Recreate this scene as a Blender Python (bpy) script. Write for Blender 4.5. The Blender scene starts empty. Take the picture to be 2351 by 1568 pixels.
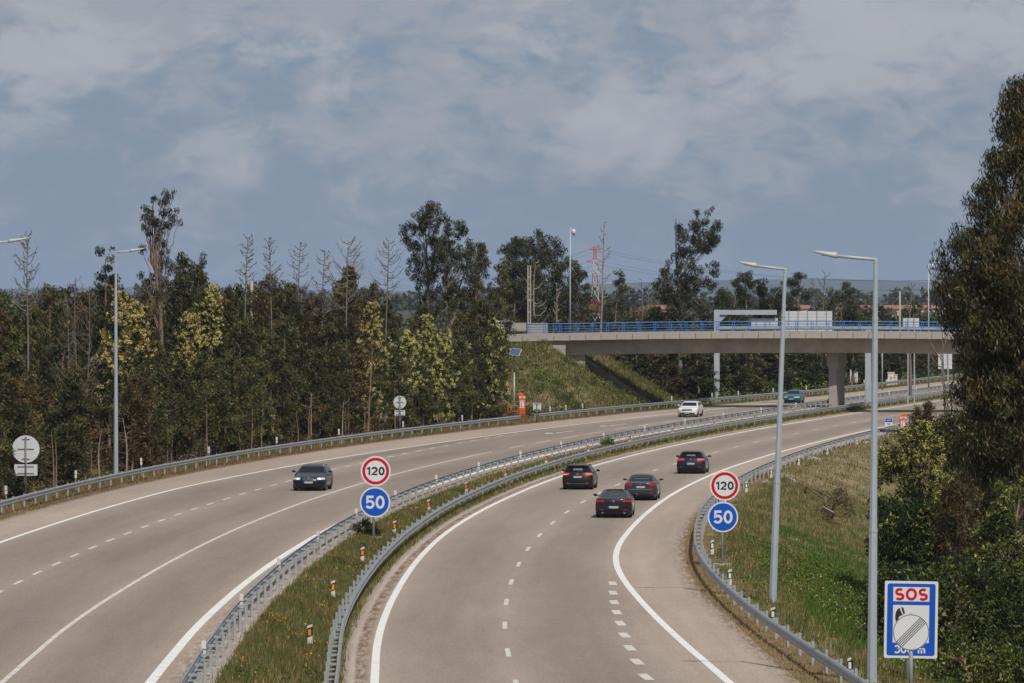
import bpy, bmesh, math, random
import numpy as np
from mathutils import Vector, Matrix

random.seed(7)
RNG = np.random.default_rng(11)
scene = bpy.context.scene
COL = scene.collection

# ------------------------------------------------------------------ camera
# measured constants of the viewpoint: focal length and horizon in a 2351 px wide frame
CX, CY, FO, YH, CAMH = 1175.5, 784.0, 12049.0, 699.0, 11.0
PITCH = math.atan((CY - YH) / FO)
cam = bpy.data.cameras.new('camera')
camo = bpy.data.objects.new('camera', cam)
COL.objects.link(camo)
camo.location = (0, 0, CAMH)
camo.rotation_euler = (math.pi / 2 - PITCH, 0, 0)
cam.sensor_width = 36.0
cam.lens = FO / 2351.0 * 36.0
cam.clip_start = 1.0
cam.clip_end = 60000.0
scene.camera = camo

# ------------------------------------------------------------------ light
SUN_DIR = Vector((3.5, -9.0, 12.2)).normalized()
SUN_EL = math.asin(SUN_DIR.z)
SUN_AZ = math.atan2(SUN_DIR.x, SUN_DIR.y)
world = bpy.data.worlds.new('World')
scene.world = world
world.use_nodes = True
wn, wl = world.node_tree.nodes, world.node_tree.links
wn.clear()
w_out = wn.new('ShaderNodeOutputWorld')
w_bg = wn.new('ShaderNodeBackground')
w_bg.inputs['Strength'].default_value = 0.07
w_sky = wn.new('ShaderNodeTexSky')
w_sky.sky_type = 'NISHITA'
w_sky.sun_disc = False
w_sky.sun_elevation = SUN_EL
w_sky.sun_rotation = SUN_AZ
w_sky.air_density = 1.0
w_sky.dust_density = 0.6
w_sky.ozone_density = 1.5
w_tc = wn.new('ShaderNodeTexCoord')
w_map = wn.new('ShaderNodeMapping')
w_map.inputs['Scale'].default_value = (1.15, 1.15, 2.05)
w_map.inputs['Location'].default_value = (0.31, 0.0, 0.12)
wl.new(w_tc.outputs['Generated'], w_map.inputs['Vector'])
def w_noise(scale, detail, rough, dist=0.0):
    n = wn.new('ShaderNodeTexNoise')
    n.inputs['Scale'].default_value = scale
    n.inputs['Detail'].default_value = detail
    n.inputs['Roughness'].default_value = rough
    n.inputs['Distortion'].default_value = dist
    wl.new(w_map.outputs['Vector'], n.inputs['Vector'])
    return n
def w_math(op, a, b=None, clamp=False):
    n = wn.new('ShaderNodeMath'); n.operation = op; n.use_clamp = clamp
    for i, v in enumerate((a, b)):
        if v is None: continue
        if isinstance(v, (int, float)): n.inputs[i].default_value = v
        else: wl.new(v, n.inputs[i])
    return n.outputs[0]
n_big = w_noise(30, 6, 0.55, 0.5)
n_mid = w_noise(95, 8, 0.62, 0.6)
n_den = w_math('ADD', w_math('MULTIPLY', n_big.outputs['Fac'], 0.52), w_math('MULTIPLY', n_mid.outputs['Fac'], 0.48))
w_sep = wn.new('ShaderNodeSeparateXYZ')
wl.new(w_tc.outputs['Generated'], w_sep.inputs[0])
elev = w_math('MULTIPLY', w_sep.outputs['Z'], 17.0, True)          # 0 at the horizon, 1 above 3.4 degrees
cov = w_math('ADD', n_den, w_math('MULTIPLY', w_math('SUBTRACT', elev, 0.5), 0.20))
w_ramp = wn.new('ShaderNodeValToRGB')
w_ramp.color_ramp.interpolation = 'EASE'
w_ramp.color_ramp.elements[0].position = 0.43
w_ramp.color_ramp.elements[0].color = (0, 0, 0, 1)
w_ramp.color_ramp.elements[1].position = 0.63
w_ramp.color_ramp.elements[1].color = (1, 1, 1, 1)
wl.new(cov, w_ramp.inputs['Fac'])
# clear part: the Nishita sky, tinted to a hazy spring blue; cloud part: grey, a little warm
w_tint = wn.new('ShaderNodeMix'); w_tint.data_type = 'RGBA'; w_tint.blend_type = 'MIX'
w_tint.inputs[0].default_value = 0.80
wl.new(w_sky.outputs['Color'], w_tint.inputs[6])
SKY_BLUE = (2.35, 3.35, 5.10, 1)
SKY_CLOUD = (4.9, 5.15, 5.85, 1)
w_tint.inputs[7].default_value = SKY_BLUE
w_mix = wn.new('ShaderNodeMix'); w_mix.data_type = 'RGBA'
wl.new(w_ramp.outputs['Color'], w_mix.inputs[0])
wl.new(w_tint.outputs[2], w_mix.inputs[6])
w_mix.inputs[7].default_value = SKY_CLOUD
n_puf = w_noise(70, 9, 0.60, 0.45)
# single brighter cumulus heads: direction (azimuth, elevation in radians) and size
puff = None
for az_, el_, r_, k_ in ((.0212, .0345, .0085, 1.0), (.0235, .0315, .007, .9), (.070, .052, .014, .8), (-.086, .0455, .011, .75), (-.054, .030, .008, .55), (.054, .0455, .010, .6), (-.042, .048, .010, .45), (.044, .0415, .008, .5), (-.098, .034, .008, .5), (.004, .0475, .011, .4), (.092, .055, .010, .7)):
    vd = wn.new('ShaderNodeVectorMath'); vd.operation = 'SUBTRACT'
    wl.new(w_tc.outputs['Generated'], vd.inputs[0])
    vd.inputs[1].default_value = (math.sin(az_)*math.cos(el_), math.cos(az_)*math.cos(el_), math.sin(el_))
    vm_ = wn.new('ShaderNodeVectorMath'); vm_.operation = 'MULTIPLY'; vm_.inputs[1].default_value = (0.62, 0.62, 1.0)
    wl.new(vd.outputs[0], vm_.inputs[0])
    vl = wn.new('ShaderNodeVectorMath'); vl.operation = 'LENGTH'; wl.new(vm_.outputs[0], vl.inputs[0])
    g_ = w_math('MULTIPLY', w_math('SUBTRACT', 1.0, w_math('DIVIDE', vl.outputs['Value'], r_*1.5), True), k_)
    puff = g_ if puff is None else w_math('MAXIMUM', puff, g_)
p_fac = w_math('ADD', w_math('ADD', w_math('MULTIPLY', n_puf.outputs['Fac'], 0.70), w_math('MULTIPLY', cov, 0.22)), w_math('MULTIPLY', puff, 0.40))
p_ramp = wn.new('ShaderNodeValToRGB'); p_ramp.color_ramp.interpolation = 'EASE'
p_ramp.color_ramp.elements[0].position = 0.53; p_ramp.color_ramp.elements[0].color = (0, 0, 0, 1)
p_ramp.color_ramp.elements[1].position = 0.69; p_ramp.color_ramp.elements[1].color = (1, 1, 1, 1)
wl.new(p_fac, p_ramp.inputs['Fac'])
w_mix2 = wn.new('ShaderNodeMix'); w_mix2.data_type = 'RGBA'
wl.new(w_math('MULTIPLY', p_ramp.outputs['Color'], w_math('ADD', w_math('MULTIPLY', elev, 0.34), w_math('ADD', w_math('MULTIPLY', puff, 0.40), 0.06))), w_mix2.inputs[0])
wl.new(w_mix.outputs[2], w_mix2.inputs[6])
w_mix2.inputs[7].default_value = (6.9, 7.0, 7.3, 1)
wl.new(w_mix2.outputs[2], w_bg.inputs['Color'])
wl.new(w_bg.outputs[0], w_out.inputs['Surface'])

sun = bpy.data.lights.new('sun', 'SUN')
sun.energy = 4.3
sun.angle = math.radians(0.55)
sun.color = (1.0, 0.925, 0.82)
suno = bpy.data.objects.new('sun', sun)
COL.objects.link(suno)
suno.location = (40, -100, 150)
suno.rotation_euler = (-SUN_DIR).to_track_quat('-Z', 'Y').to_euler()
scene.view_settings.view_transform = 'Standard'
scene.view_settings.look = 'None'
scene.view_settings.exposure = 0.0
scene.view_settings.gamma = 1.0
scene.view_settings.use_curve_mapping = False
scene.render.engine = 'CYCLES'

# ------------------------------------------------------------------ helpers
def tag(o, label=None, cat=None, group=None, kind=None):
    if label: o['label'] = label
    if cat: o['category'] = cat
    if group: o['group'] = group
    if kind: o['kind'] = kind
    return o

def obj(name, me, parent=None, loc=None, rot=None):
    o = bpy.data.objects.new(name, me)
    COL.objects.link(o)
    if parent is not None: o.parent = parent
    if loc is not None: o.location = loc
    if rot is not None: o.rotation_euler = rot
    return o

def empty(name, loc=(0, 0, 0), rz=0.0):
    o = bpy.data.objects.new(name, None)
    COL.objects.link(o)
    o.location = loc
    o.rotation_euler = (0, 0, rz)
    o.empty_display_size = 0.3
    return o

def mesh(name, V, Fc, mat=None, smooth=False, tint=None, uv=None):
    """V (n,3), Fc (m,k) all the same k, or a list of arrays."""
    V = np.asarray(V, dtype=np.float32)
    me = bpy.data.meshes.new(name)
    groups = Fc if isinstance(Fc, list) else [Fc]
    groups = [np.asarray(g, dtype=np.int32) for g in groups if len(g)]
    nl = sum(g.size for g in groups); nf = sum(len(g) for g in groups)
    me.vertices.add(len(V)); me.vertices.foreach_set('co', V.ravel())
    me.loops.add(nl); me.loops.foreach_set('vertex_index', np.concatenate([g.ravel() for g in groups]))
    me.polygons.add(nf)
    tot = np.concatenate([np.full(len(g), g.shape[1], dtype=np.int32) for g in groups])
    st = np.concatenate([[0], np.cumsum(tot)[:-1]]).astype(np.int32)
    me.polygons.foreach_set('loop_start', st)
    me.polygons.foreach_set('loop_total', tot)
    if smooth: me.polygons.foreach_set('use_smooth', np.ones(nf, dtype=bool))
    if tint is not None:
        a = me.color_attributes.new('tint', 'FLOAT_COLOR', 'POINT')
        t = np.asarray(tint, dtype=np.float32)
        if t.shape[1] == 3: t = np.hstack([t, np.ones((len(t), 1), np.float32)])
        a.data.foreach_set('color', t.ravel())
    if uv is not None:
        l = me.uv_layers.new(name='UVMap')
        vi = np.concatenate([g.ravel() for g in groups])
        l.data.foreach_set('uv', np.asarray(uv, dtype=np.float32)[vi].ravel())
    if mat: me.materials.append(mat)
    me.update(calc_edges=True); me.validate()
    return me

class MB:
    """collects simple solids, builds ONE mesh"""
    def __init__(s): s.v = []; s.f = []; s.n = 0
    def add(s, V, F):
        s.v += [tuple(p) for p in V]
        s.f += [tuple(i + s.n for i in f) for f in F]
        s.n = len(s.v); return s
    def box(s, x0, x1, y0, y1, z0, z1):
        V = [(x0,y0,z0),(x1,y0,z0),(x1,y1,z0),(x0,y1,z0),(x0,y0,z1),(x1,y0,z1),(x1,y1,z1),(x0,y1,z1)]
        return s.add(V, [(0,3,2,1),(4,5,6,7),(0,1,5,4),(1,2,6,5),(2,3,7,6),(3,0,4,7)])
    def tube(s, pts, r, n=8, cap=True, phase=0.0):
        pts = [Vector(p) for p in pts]
        rr = r if isinstance(r, (list, tuple)) else [r] * len(pts)
        V, F = [], []
        for i, p in enumerate(pts):
            d = (pts[min(i+1, len(pts)-1)] - pts[max(i-1, 0)]).normalized()
            up = Vector((0, 0, 1)) if abs(d.z) < 0.95 else Vector((1, 0, 0))
            a = d.cross(up).normalized(); b = d.cross(a).normalized()
            for k in range(n):
                t = phase + 2 * math.pi * k / n
                V.append(p + a * math.cos(t) * rr[i] + b * math.sin(t) * rr[i])
        for i in range(len(pts) - 1):
            for k in range(n):
                q = (k + 1) % n
                F.append((i*n+k, (i+1)*n+k, (i+1)*n+q, i*n+q))
        if cap:
            F.append(tuple(range(n))); F.append(tuple((len(pts)-1)*n + k for k in reversed(range(n))))
        return s.add(V, F)
    def prism(s, poly, y0, y1):
        """polygon in (x,z), extruded along y"""
        n = len(poly)
        V = [(x, y0, z) for x, z in poly] + [(x, y1, z) for x, z in poly]
        F = [tuple(range(n)), tuple(n + k for k in reversed(range(n)))]
        F += [(k, n + k, n + (k+1) % n, (k+1) % n) for k in range(n)]
        return s.add(V, F)
    def ring(s, cx, cz, r0, r1, y0, y1, n=48):
        V, F = [], []
        for k in range(n):
            c, q = math.cos(2*math.pi*k/n), math.sin(2*math.pi*k/n)
            V += [(cx+r0*c, y0, cz+r0*q), (cx+r1*c, y0, cz+r1*q), (cx+r0*c, y1, cz+r0*q), (cx+r1*c, y1, cz+r1*q)]
        for k in range(n):
            a, b = 4*k, 4*((k+1) % n)
            F += [(a, a+1, b+1, b), (a+2, b+2, b+3, a+3), (a+1, a+3, b+3, b+1), (a, b, b+2, a+2)]
        return s.add(V, F)
    def mesh(s, name, mat, smooth=False):
        me = bpy.data.meshes.new(name)
        me.from_pydata(s.v, [], s.f)
        me.materials.append(mat)
        bm = bmesh.new(); bm.from_mesh(me); bmesh.ops.recalc_face_normals(bm, faces=bm.faces); bm.to_mesh(me); bm.free()
        if smooth: me.polygons.foreach_set('use_smooth', np.ones(len(me.polygons), dtype=bool))
        me.update()
        return me
    def build(s, name, mat, parent=None, smooth=False, loc=None, rot=None):
        return obj(name, s.mesh(name, mat, smooth), parent, loc, rot)

def copy_tree(o, parent=None):
    c = o.copy(); COL.objects.link(c)
    if parent is not None: c.parent = parent
    for ch in o.children: copy_tree(ch, c)
    return c

def disc(cx, cz, r, n=48):
    return [(cx + r*math.cos(2*math.pi*k/n), cz + r*math.sin(2*math.pi*k/n)) for k in range(n)]

def rrect(x0, x1, z0, z1, r, n=6):
    out = []
    for (cx, cz, a0) in ((x1-r, z1-r, 0), (x0+r, z1-r, 90), (x0+r, z0+r, 180), (x1-r, z0+r, 270)):
        for k in range(n+1):
            a = math.radians(a0 + 90.0*k/n)
            out.append((cx + r*math.cos(a), cz + r*math.sin(a)))
    return out

# ------------------------------------------------------------------ materials
def new_mat(name):
    m = bpy.data.materials.new(name); m.use_nodes = True
    nt = m.node_tree
    b = nt.nodes['Principled BSDF']
    return m, nt, b

def simple(name, col, rough=0.6, metal=0.0, spec=0.5, coat=0.0, var=0.0, vscale=3.0, bump=0.0, bscale=40.0):
    m, nt, b = new_mat(name)
    col = tuple(c*0.84 for c in col)
    b.inputs['Base Color'].default_value = (*col, 1)
    b.inputs['Roughness'].default_value = rough
    b.inputs['Metallic'].default_value = metal
    b.inputs['Specular IOR Level'].default_value = spec
    b.inputs['Coat Weight'].default_value = coat
    b.inputs['Coat Roughness'].default_value = 0.04
    if var or bump:
        tc = nt.nodes.new('ShaderNodeTexCoord')
    if var:
        n = nt.nodes.new('ShaderNodeTexNoise'); n.inputs['Scale'].default_value = vscale
        n.inputs['Detail'].default_value = 6; n.inputs['Roughness'].default_value = 0.65
        nt.links.new(tc.outputs['Object'], n.inputs['Vector'])
        r = nt.nodes.new('ShaderNodeValToRGB')
        r.color_ramp.elements[0].position = 0.3; r.color_ramp.elements[1].position = 0.72
        r.color_ramp.elements[0].color = (*[c*(1-var) for c in col], 1)
        r.color_ramp.elements[1].color = (*[min(1, c*(1+var*0.6)) for c in col], 1)
        nt.links.new(n.outputs['Fac'], r.inputs['Fac'])
        nt.links.new(r.outputs['Color'], b.inputs['Base Color'])
    if bump:
        n2 = nt.nodes.new('ShaderNodeTexNoise'); n2.inputs['Scale'].default_value = bscale
        n2.inputs['Detail'].default_value = 4
        nt.links.new(tc.outputs['Object'], n2.inputs['Vector'])
        bp = nt.nodes.new('ShaderNodeBump'); bp.inputs['Strength'].default_value = bump
        nt.links.new(n2.outputs['Fac'], bp.inputs['Height'])
        nt.links.new(bp.outputs['Normal'], b.inputs['Normal'])
    return m

def leaf_mat(name, hue_var=0.35, trans=0.13, rough=0.5, spec=0.22):
    """colour comes from the per-leaf attribute, varied per plant"""
    m, nt, b = new_mat(name)
    at = nt.nodes.new('ShaderNodeAttribute'); at.attribute_name = 'tint'
    oi = nt.nodes.new('ShaderNodeObjectInfo')
    mr = nt.nodes.new('ShaderNodeMapRange')
    mr.inputs['To Min'].default_value = 1 - hue_var; mr.inputs['To Max'].default_value = 1 + hue_var
    nt.links.new(oi.outputs['Random'], mr.inputs['Value'])
    hs = nt.nodes.new('ShaderNodeHueSaturation')
    nt.links.new(at.outputs['Color'], hs.inputs['Color'])
    nt.links.new(mr.outputs[0], hs.inputs['Value'])
    mh = nt.nodes.new('ShaderNodeMath'); mh.operation = 'MULTIPLY_ADD'
    mh.inputs[1].default_value = -7.31; mh.inputs[2].default_value = 0.0
    fr = nt.nodes.new('ShaderNodeMath'); fr.operation = 'FRACT'
    mm = nt.nodes.new('ShaderNodeMath'); mm.operation = 'MULTIPLY_ADD'
    mm.inputs[1].default_value = 0.05; mm.inputs[2].default_value = 0.475
    nt.links.new(oi.outputs['Random'], mh.inputs[0]); nt.links.new(mh.outputs[0], fr.inputs[0])
    nt.links.new(fr.outputs[0], mm.inputs[0]); nt.links.new(mm.outputs[0], hs.inputs['Hue'])
    nt.links.new(hs.outputs['Color'], b.inputs['Base Color'])
    b.inputs['Roughness'].default_value = rough
    b.inputs['Specular IOR Level'].default_value = spec
    tr = nt.nodes.new('ShaderNodeBsdfTranslucent')
    nt.links.new(hs.outputs['Color'], tr.inputs['Color'])
    mx = nt.nodes.new('ShaderNodeMixShader'); mx.inputs[0].default_value = trans
    nt.links.new(b.outputs[0], mx.inputs[1]); nt.links.new(tr.outputs[0], mx.inputs[2])
    nt.links.new(mx.outputs[0], nt.nodes['Material Output'].inputs['Surface'])
    return m

M = {}
M['leaf'] = leaf_mat('leaf')
M['needle'] = leaf_mat('needle', 0.2, 0.1)
M['grass'] = leaf_mat('grass_blade', 0.0, 0.3, 0.6, 0.2)
M['blossom'] = simple('petal', (0.75, 0.42, 0.02), 0.7)
M['bark'] = simple('bark', (0.24, 0.155, 0.105), 0.9, var=0.5, vscale=2.0)
M['bark_pale'] = simple('bark_pale', (0.36, 0.30, 0.24), 0.85, var=0.5, vscale=1.5)
M['bark_dead'] = simple('bark_dead', (0.19, 0.165, 0.145), 0.9, var=0.4, vscale=1.5)
M['galv'] = simple('galvanised_steel', (0.40, 0.435, 0.47), 0.45, metal=0.25, var=0.18, vscale=1.2, bump=0.05)
M['galv_rail'] = simple('galvanised_rail', (0.34, 0.365, 0.39), 0.42, metal=0.35, var=0.22, vscale=0.9)
M['pole'] = simple('lamp_pole_paint', (0.40, 0.46, 0.52), 0.5, metal=0.15, var=0.12, vscale=0.8)
M['lamp_head'] = simple('lamp_head_grey', (0.42, 0.43, 0.44), 0.5)
M['glass_lens'] = simple('lamp_lens', (0.5, 0.52, 0.52), 0.2)
M['concrete'] = simple('concrete', (0.36, 0.335, 0.305), 0.9, var=0.18, vscale=0.7, bump=0.1, bscale=9)
M['concrete_dark'] = simple('girder_concrete', (0.42, 0.38, 0.31), 0.9, var=0.30, vscale=0.45)
M['blue_rail'] = simple('blue_paint', (0.03, 0.17, 0.48), 0.4)
M['sign_blue'] = simple('sign_blue', (0.005, 0.085, 0.50), 0.45, spec=0.3)
M['sign_white'] = simple('sign_white', (0.66, 0.69, 0.72), 0.45, spec=0.3)
M['sign_red'] = simple('sign_red', (0.52, 0.004, 0.015), 0.45, spec=0.3)
M['sign_black'] = simple('sign_black', (0.012, 0.012, 0.013), 0.5)
M['sign_back'] = simple('sign_back_aluminium', (0.60, 0.63, 0.66), 0.5, metal=0.1, var=0.08, vscale=2)
M['steel_dark'] = simple('dark_steel', (0.13, 0.145, 0.16), 0.5, metal=0.2)
M['white_plastic'] = simple('white_plastic', (0.62, 0.62, 0.60), 0.55)
M['black_plastic'] = simple('black_plastic', (0.018, 0.018, 0.02), 0.5)
M['amber'] = simple('amber_reflector', (0.85, 0.24, 0.01), 0.35)
M['reflect'] = simple('white_reflector', (0.75, 0.78, 0.80), 0.3)
M['orange'] = simple('orange_fibreglass', (0.80, 0.10, 0.008), 0.45, var=0.08)
M['wood'] = simple('weathered_wood', (0.17, 0.12, 0.09), 0.9, var=0.3, vscale=4)
M['solar'] = simple('solar_cell', (0.03, 0.06, 0.16), 0.2)
M['red_paint'] = simple('pylon_red', (0.55, 0.05, 0.02), 0.6)
M['white_paint'] = simple('pylon_white', (0.7, 0.7, 0.7), 0.6)
M['wire'] = simple('wire', (0.10, 0.10, 0.11), 0.7)
M['roof'] = simple('clay_roof', (0.30, 0.13, 0.085), 0.85, var=0.25, vscale=0.5)
M['plaster'] = simple('plaster', (0.62, 0.59, 0.54), 0.85)
M['window_dark'] = simple('window_dark', (0.05, 0.06, 0.07), 0.3)
M['tyre'] = simple('tyre', (0.016, 0.016, 0.016), 0.85)
M['rim'] = simple('alloy', (0.45, 0.46, 0.47), 0.3, metal=0.7)
M['glass'] = simple('car_glass', (0.008, 0.011, 0.013), 0.10, spec=0.16)
M['glass_int'] = simple('seen_interior', (0.15, 0.17, 0.15), 0.12, spec=0.4)
M['chrome'] = simple('chrome', (0.7, 0.7, 0.72), 0.15, metal=1.0)
M['tail'] = simple('tail_lens', (0.42, 0.005, 0.008), 0.15, coat=0.5)
M['head'] = simple('headlight_lens', (0.50, 0.53, 0.53), 0.12, coat=0.5)
M['plate'] = simple('number_plate', (0.42, 0.43, 0.45), 0.4)
M['plate_blue'] = simple('plate_blue', (0.02, 0.12, 0.42), 0.4)
M['plate_gold'] = simple('plate_gold', (0.55, 0.36, 0.04), 0.4)
def emit(name, col, st):
    m, nt, b = new_mat(name)
    b.inputs['Base Color'].default_value = (*col, 1)
    b.inputs['Emission Color'].default_value = (*col, 1)
    b.inputs['Emission Strength'].default_value = st
    return m
M['lamp_on'] = emit('headlamp_bulb', (1.0, 0.93, 0.75), 2.0)
M['brake_on'] = emit('rear_lamp_lit', (0.62, 0.012, 0.012), 0.22)
M['turn_on'] = emit('indicator_lit', (0.9, 0.25, 0.02), 0.6)
M['drl_on'] = emit('running_light', (0.75, 0.9, 0.25), 0.8)

def paint(name, col, rough=0.3, metal=0.1):
    return simple(name, col, rough, metal=metal, spec=0.3, coat=0.5)

# ------------------------------------------------------------------ road alignment
_C = np.polyfit  # (numpy only)
_pts = [(1169,1512),(1160,1447),(1161,1394),(1170,1348),(1187,1301),(1209,1266),(1235,1234.7),(1263.7,1205.6),(1296.7,1179.5),
        (1330.4,1157),(1365,1137),(1408.8,1117.8),(1493.7,1083.7),(1538.3,1068.9),(1628,1042),(1676,1030),(1723.8,1018.3),
        (1770.7,1007.9),(1819.8,997.4),(1867,988),(1914.6,978.8),(1961.5,969.8),(2052.6,954),(2176,933.9)]
def unproject(px, py, z=0.0):
    a = (px-CX)/FO; b = (CY-py)/FO
    dy = math.cos(PITCH)+b*math.sin(PITCH); dz = -math.sin(PITCH)+b*math.cos(PITCH)
    t = (z-CAMH)/dz
    return a*t, dy*t
_P = np.array([unproject(a, b) for a, b in _pts])
_u = np.log(_P[:, 1]/300.0); _w = FO/_P[:, 1]
_c = np.linalg.lstsq(np.vander(_u, 6)*_w[:, None], _P[:, 0]*_w, rcond=None)[0]
_d = np.polyder(_c)
def ref(Y):
    Y = np.asarray(Y, float); Yc = np.clip(Y, 163, 560); u = np.log(Yc/300)
    return np.polyval(_c, u) + np.polyval(_d, u)/Yc*(Y-Yc)
def slope(Y):
    return float((ref(Y+1)-ref(Y-1))/2)

TAB = {
 'lo_edge': [(250,-26.4),(300,-27.0),(350,-27.2),(400,-26.8),(450,-25.7),(500,-24.2),(550,-22.0),(600,-19.3),(650,-19.2),(800,-19.0)],
 'railA':   [(250,-27.1),(300,-27.7),(350,-27.9),(400,-27.4),(450,-26.4),(500,-24.9),(550,-22.6),(600,-19.9),(650,-19.8),(800,-19.6)],
 'lo_line': [(200,-23.0),(250,-23.2),(300,-23.6),(350,-22.9),(400,-21.8),(450,-20.8),(500,-19.4),(550,-17.6),(600,-15.9),(700,-15.7)],
 'l_dash':  [(150,-18.4),(250,-18.55),(300,-18.8),(350,-19.4),(420,-20.5)],
 'l_line2': [(146,-14.4),(168,-14.3),(194,-14.1),(223,-14.0),(260,-13.95),(350,-14.15),(384,-14.3),(470,-14.4),(513,-13.8),(560,-13.1),(600,-12.6),(700,-12.4)],
 'li_line': [(145,-10.3),(182,-9.95),(220,-9.75),(300,-9.45),(400,-9.35),(500,-9.3),(550,-9.6),(600,-9.8),(700,-9.8)],
 'railC':   [(146,-9.0),(190,-8.65),(250,-8.45),(330,-8.4),(400,-8.55),(500,-8.6),(550,-9.0),(600,-9.2),(700,-9.2)],
 'railD':   [(142,-5.1),(165,-5.28),(200,-5.36),(240,-5.5),(300,-5.8),(360,-6.3),(420,-6.6),(700,-6.7)],
 'ri_line': [(150,-4.1),(205,-4.3),(250,-4.6),(300,-4.7),(360,-5.1),(400,-5.25),(700,-5.3)],
 'ro_line': [(120,7.0),(152,6.2),(162,6.0),(176,5.6),(191,5.1),(208,4.5),(218,4.2),(228,4.03),(240,4.0),(255,4.15),(277,4.3),(350,4.5),(400,4.8),(600,5.1)],
 'ro_edge': [(143,8.35),(165,8.2),(182,7.95),(198,7.5),(213,7.2),(240,7.05),(275,7.05),(303,7.3),(337,7.6),(372,7.8),(405,8.0),(450,8.1),(600,8.3)],
 'railE':   [(144,9.35),(152,9.1),(161,8.9),(172,8.6),(183,8.3),(197,7.95),(212,7.65),(226,7.5),(260,7.5),(281,7.6),(314,7.85),(347,8.1),(383,8.25),(439,8.4),(600,8.8)],
}
def off(name, Y):
    t = TAB[name]
    xs = np.array([a for a, _ in t], float); ys = np.array([b for _, b in t], float)
    Y = np.asarray(Y, float)
    # softened linear interpolation
    return (np.interp(Y-6, xs, ys) + 2*np.interp(Y, xs, ys) + np.interp(Y+6, xs, ys)) / 4
def LX(name, Y, extra=0.0):
    return ref(Y) + off(name, Y) + extra
def li_edge(Y): return off('railC', Y) + 0.55
def ri_edge(Y): return off('railD', Y) + 0.12

ZL = 0.5            # the left carriageway lies half a metre higher
def smooth01(t):
    t = np.clip(t, 0, 1); return t*t*(3-2*t)
def gz(X, Y):
    X = np.asarray(X, float); Y = np.asarray(Y, float)
    o = X - ref(Y)
    z = np.full(np.broadcast(X, Y).shape, ZL)
    le, re = li_edge(Y), ri_edge(Y)
    t = (o-le)/(re-le)
    z = np.where(o > le, ZL*(1-np.clip(t, 0, 1)), z)
    z = z + np.where((t > 0) & (t < 1), 0.10*np.sin(np.pi*np.clip(t, 0, 1)), 0)
    d = o - off('railE', Y)
    down = np.clip(d-1.8, 0, 13)*0.33*smooth01((700-Y)/150)
    z = z - np.where(o > 0, down, 0)
    # left verge: shallow ditch then forest floor
    dl = off('railA', Y) - o
    z = z - np.where(dl > 0, 0.35*smooth01((dl-0.8)/2.0)*smooth01((7-dl)/4.0), 0)
    # bridge approach embankment on the left
    fy = np.maximum(0, 529.5-Y)*0.30; by = np.maximum(0, Y-553)*0.62
    ex = np.maximum(0, X-3.1-0.2*np.clip(Y-531, 0, 40))*0.655
    h = 7.05 - np.sqrt(fy**2 + ex**2 + by**2)
    z = np.where(o < off('railA', Y)-0.6, np.maximum(z, h), z)
    # right approach embankment, hidden behind the trees
    ex2 = np.maximum(0, 62-X)*0.655
    h2 = 7.05 - np.sqrt(fy**2 + ex2**2 + by**2)
    z = np.where(o > off('ro_edge', Y)+1.0, np.maximum(z, h2), z)
    z = z + 7.0*smooth01((Y-1400)/1500) + 14*smooth01((Y-3600)/3000)
    return z
def gzf(X, Y): return float(gz(X, Y))
def at(px, Y): return (px-CX)/FO*Y
def zt(py, Y): return CAMH - (py-YH)*Y/FO

def col_nodes(nt, spec):
    pass

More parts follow.
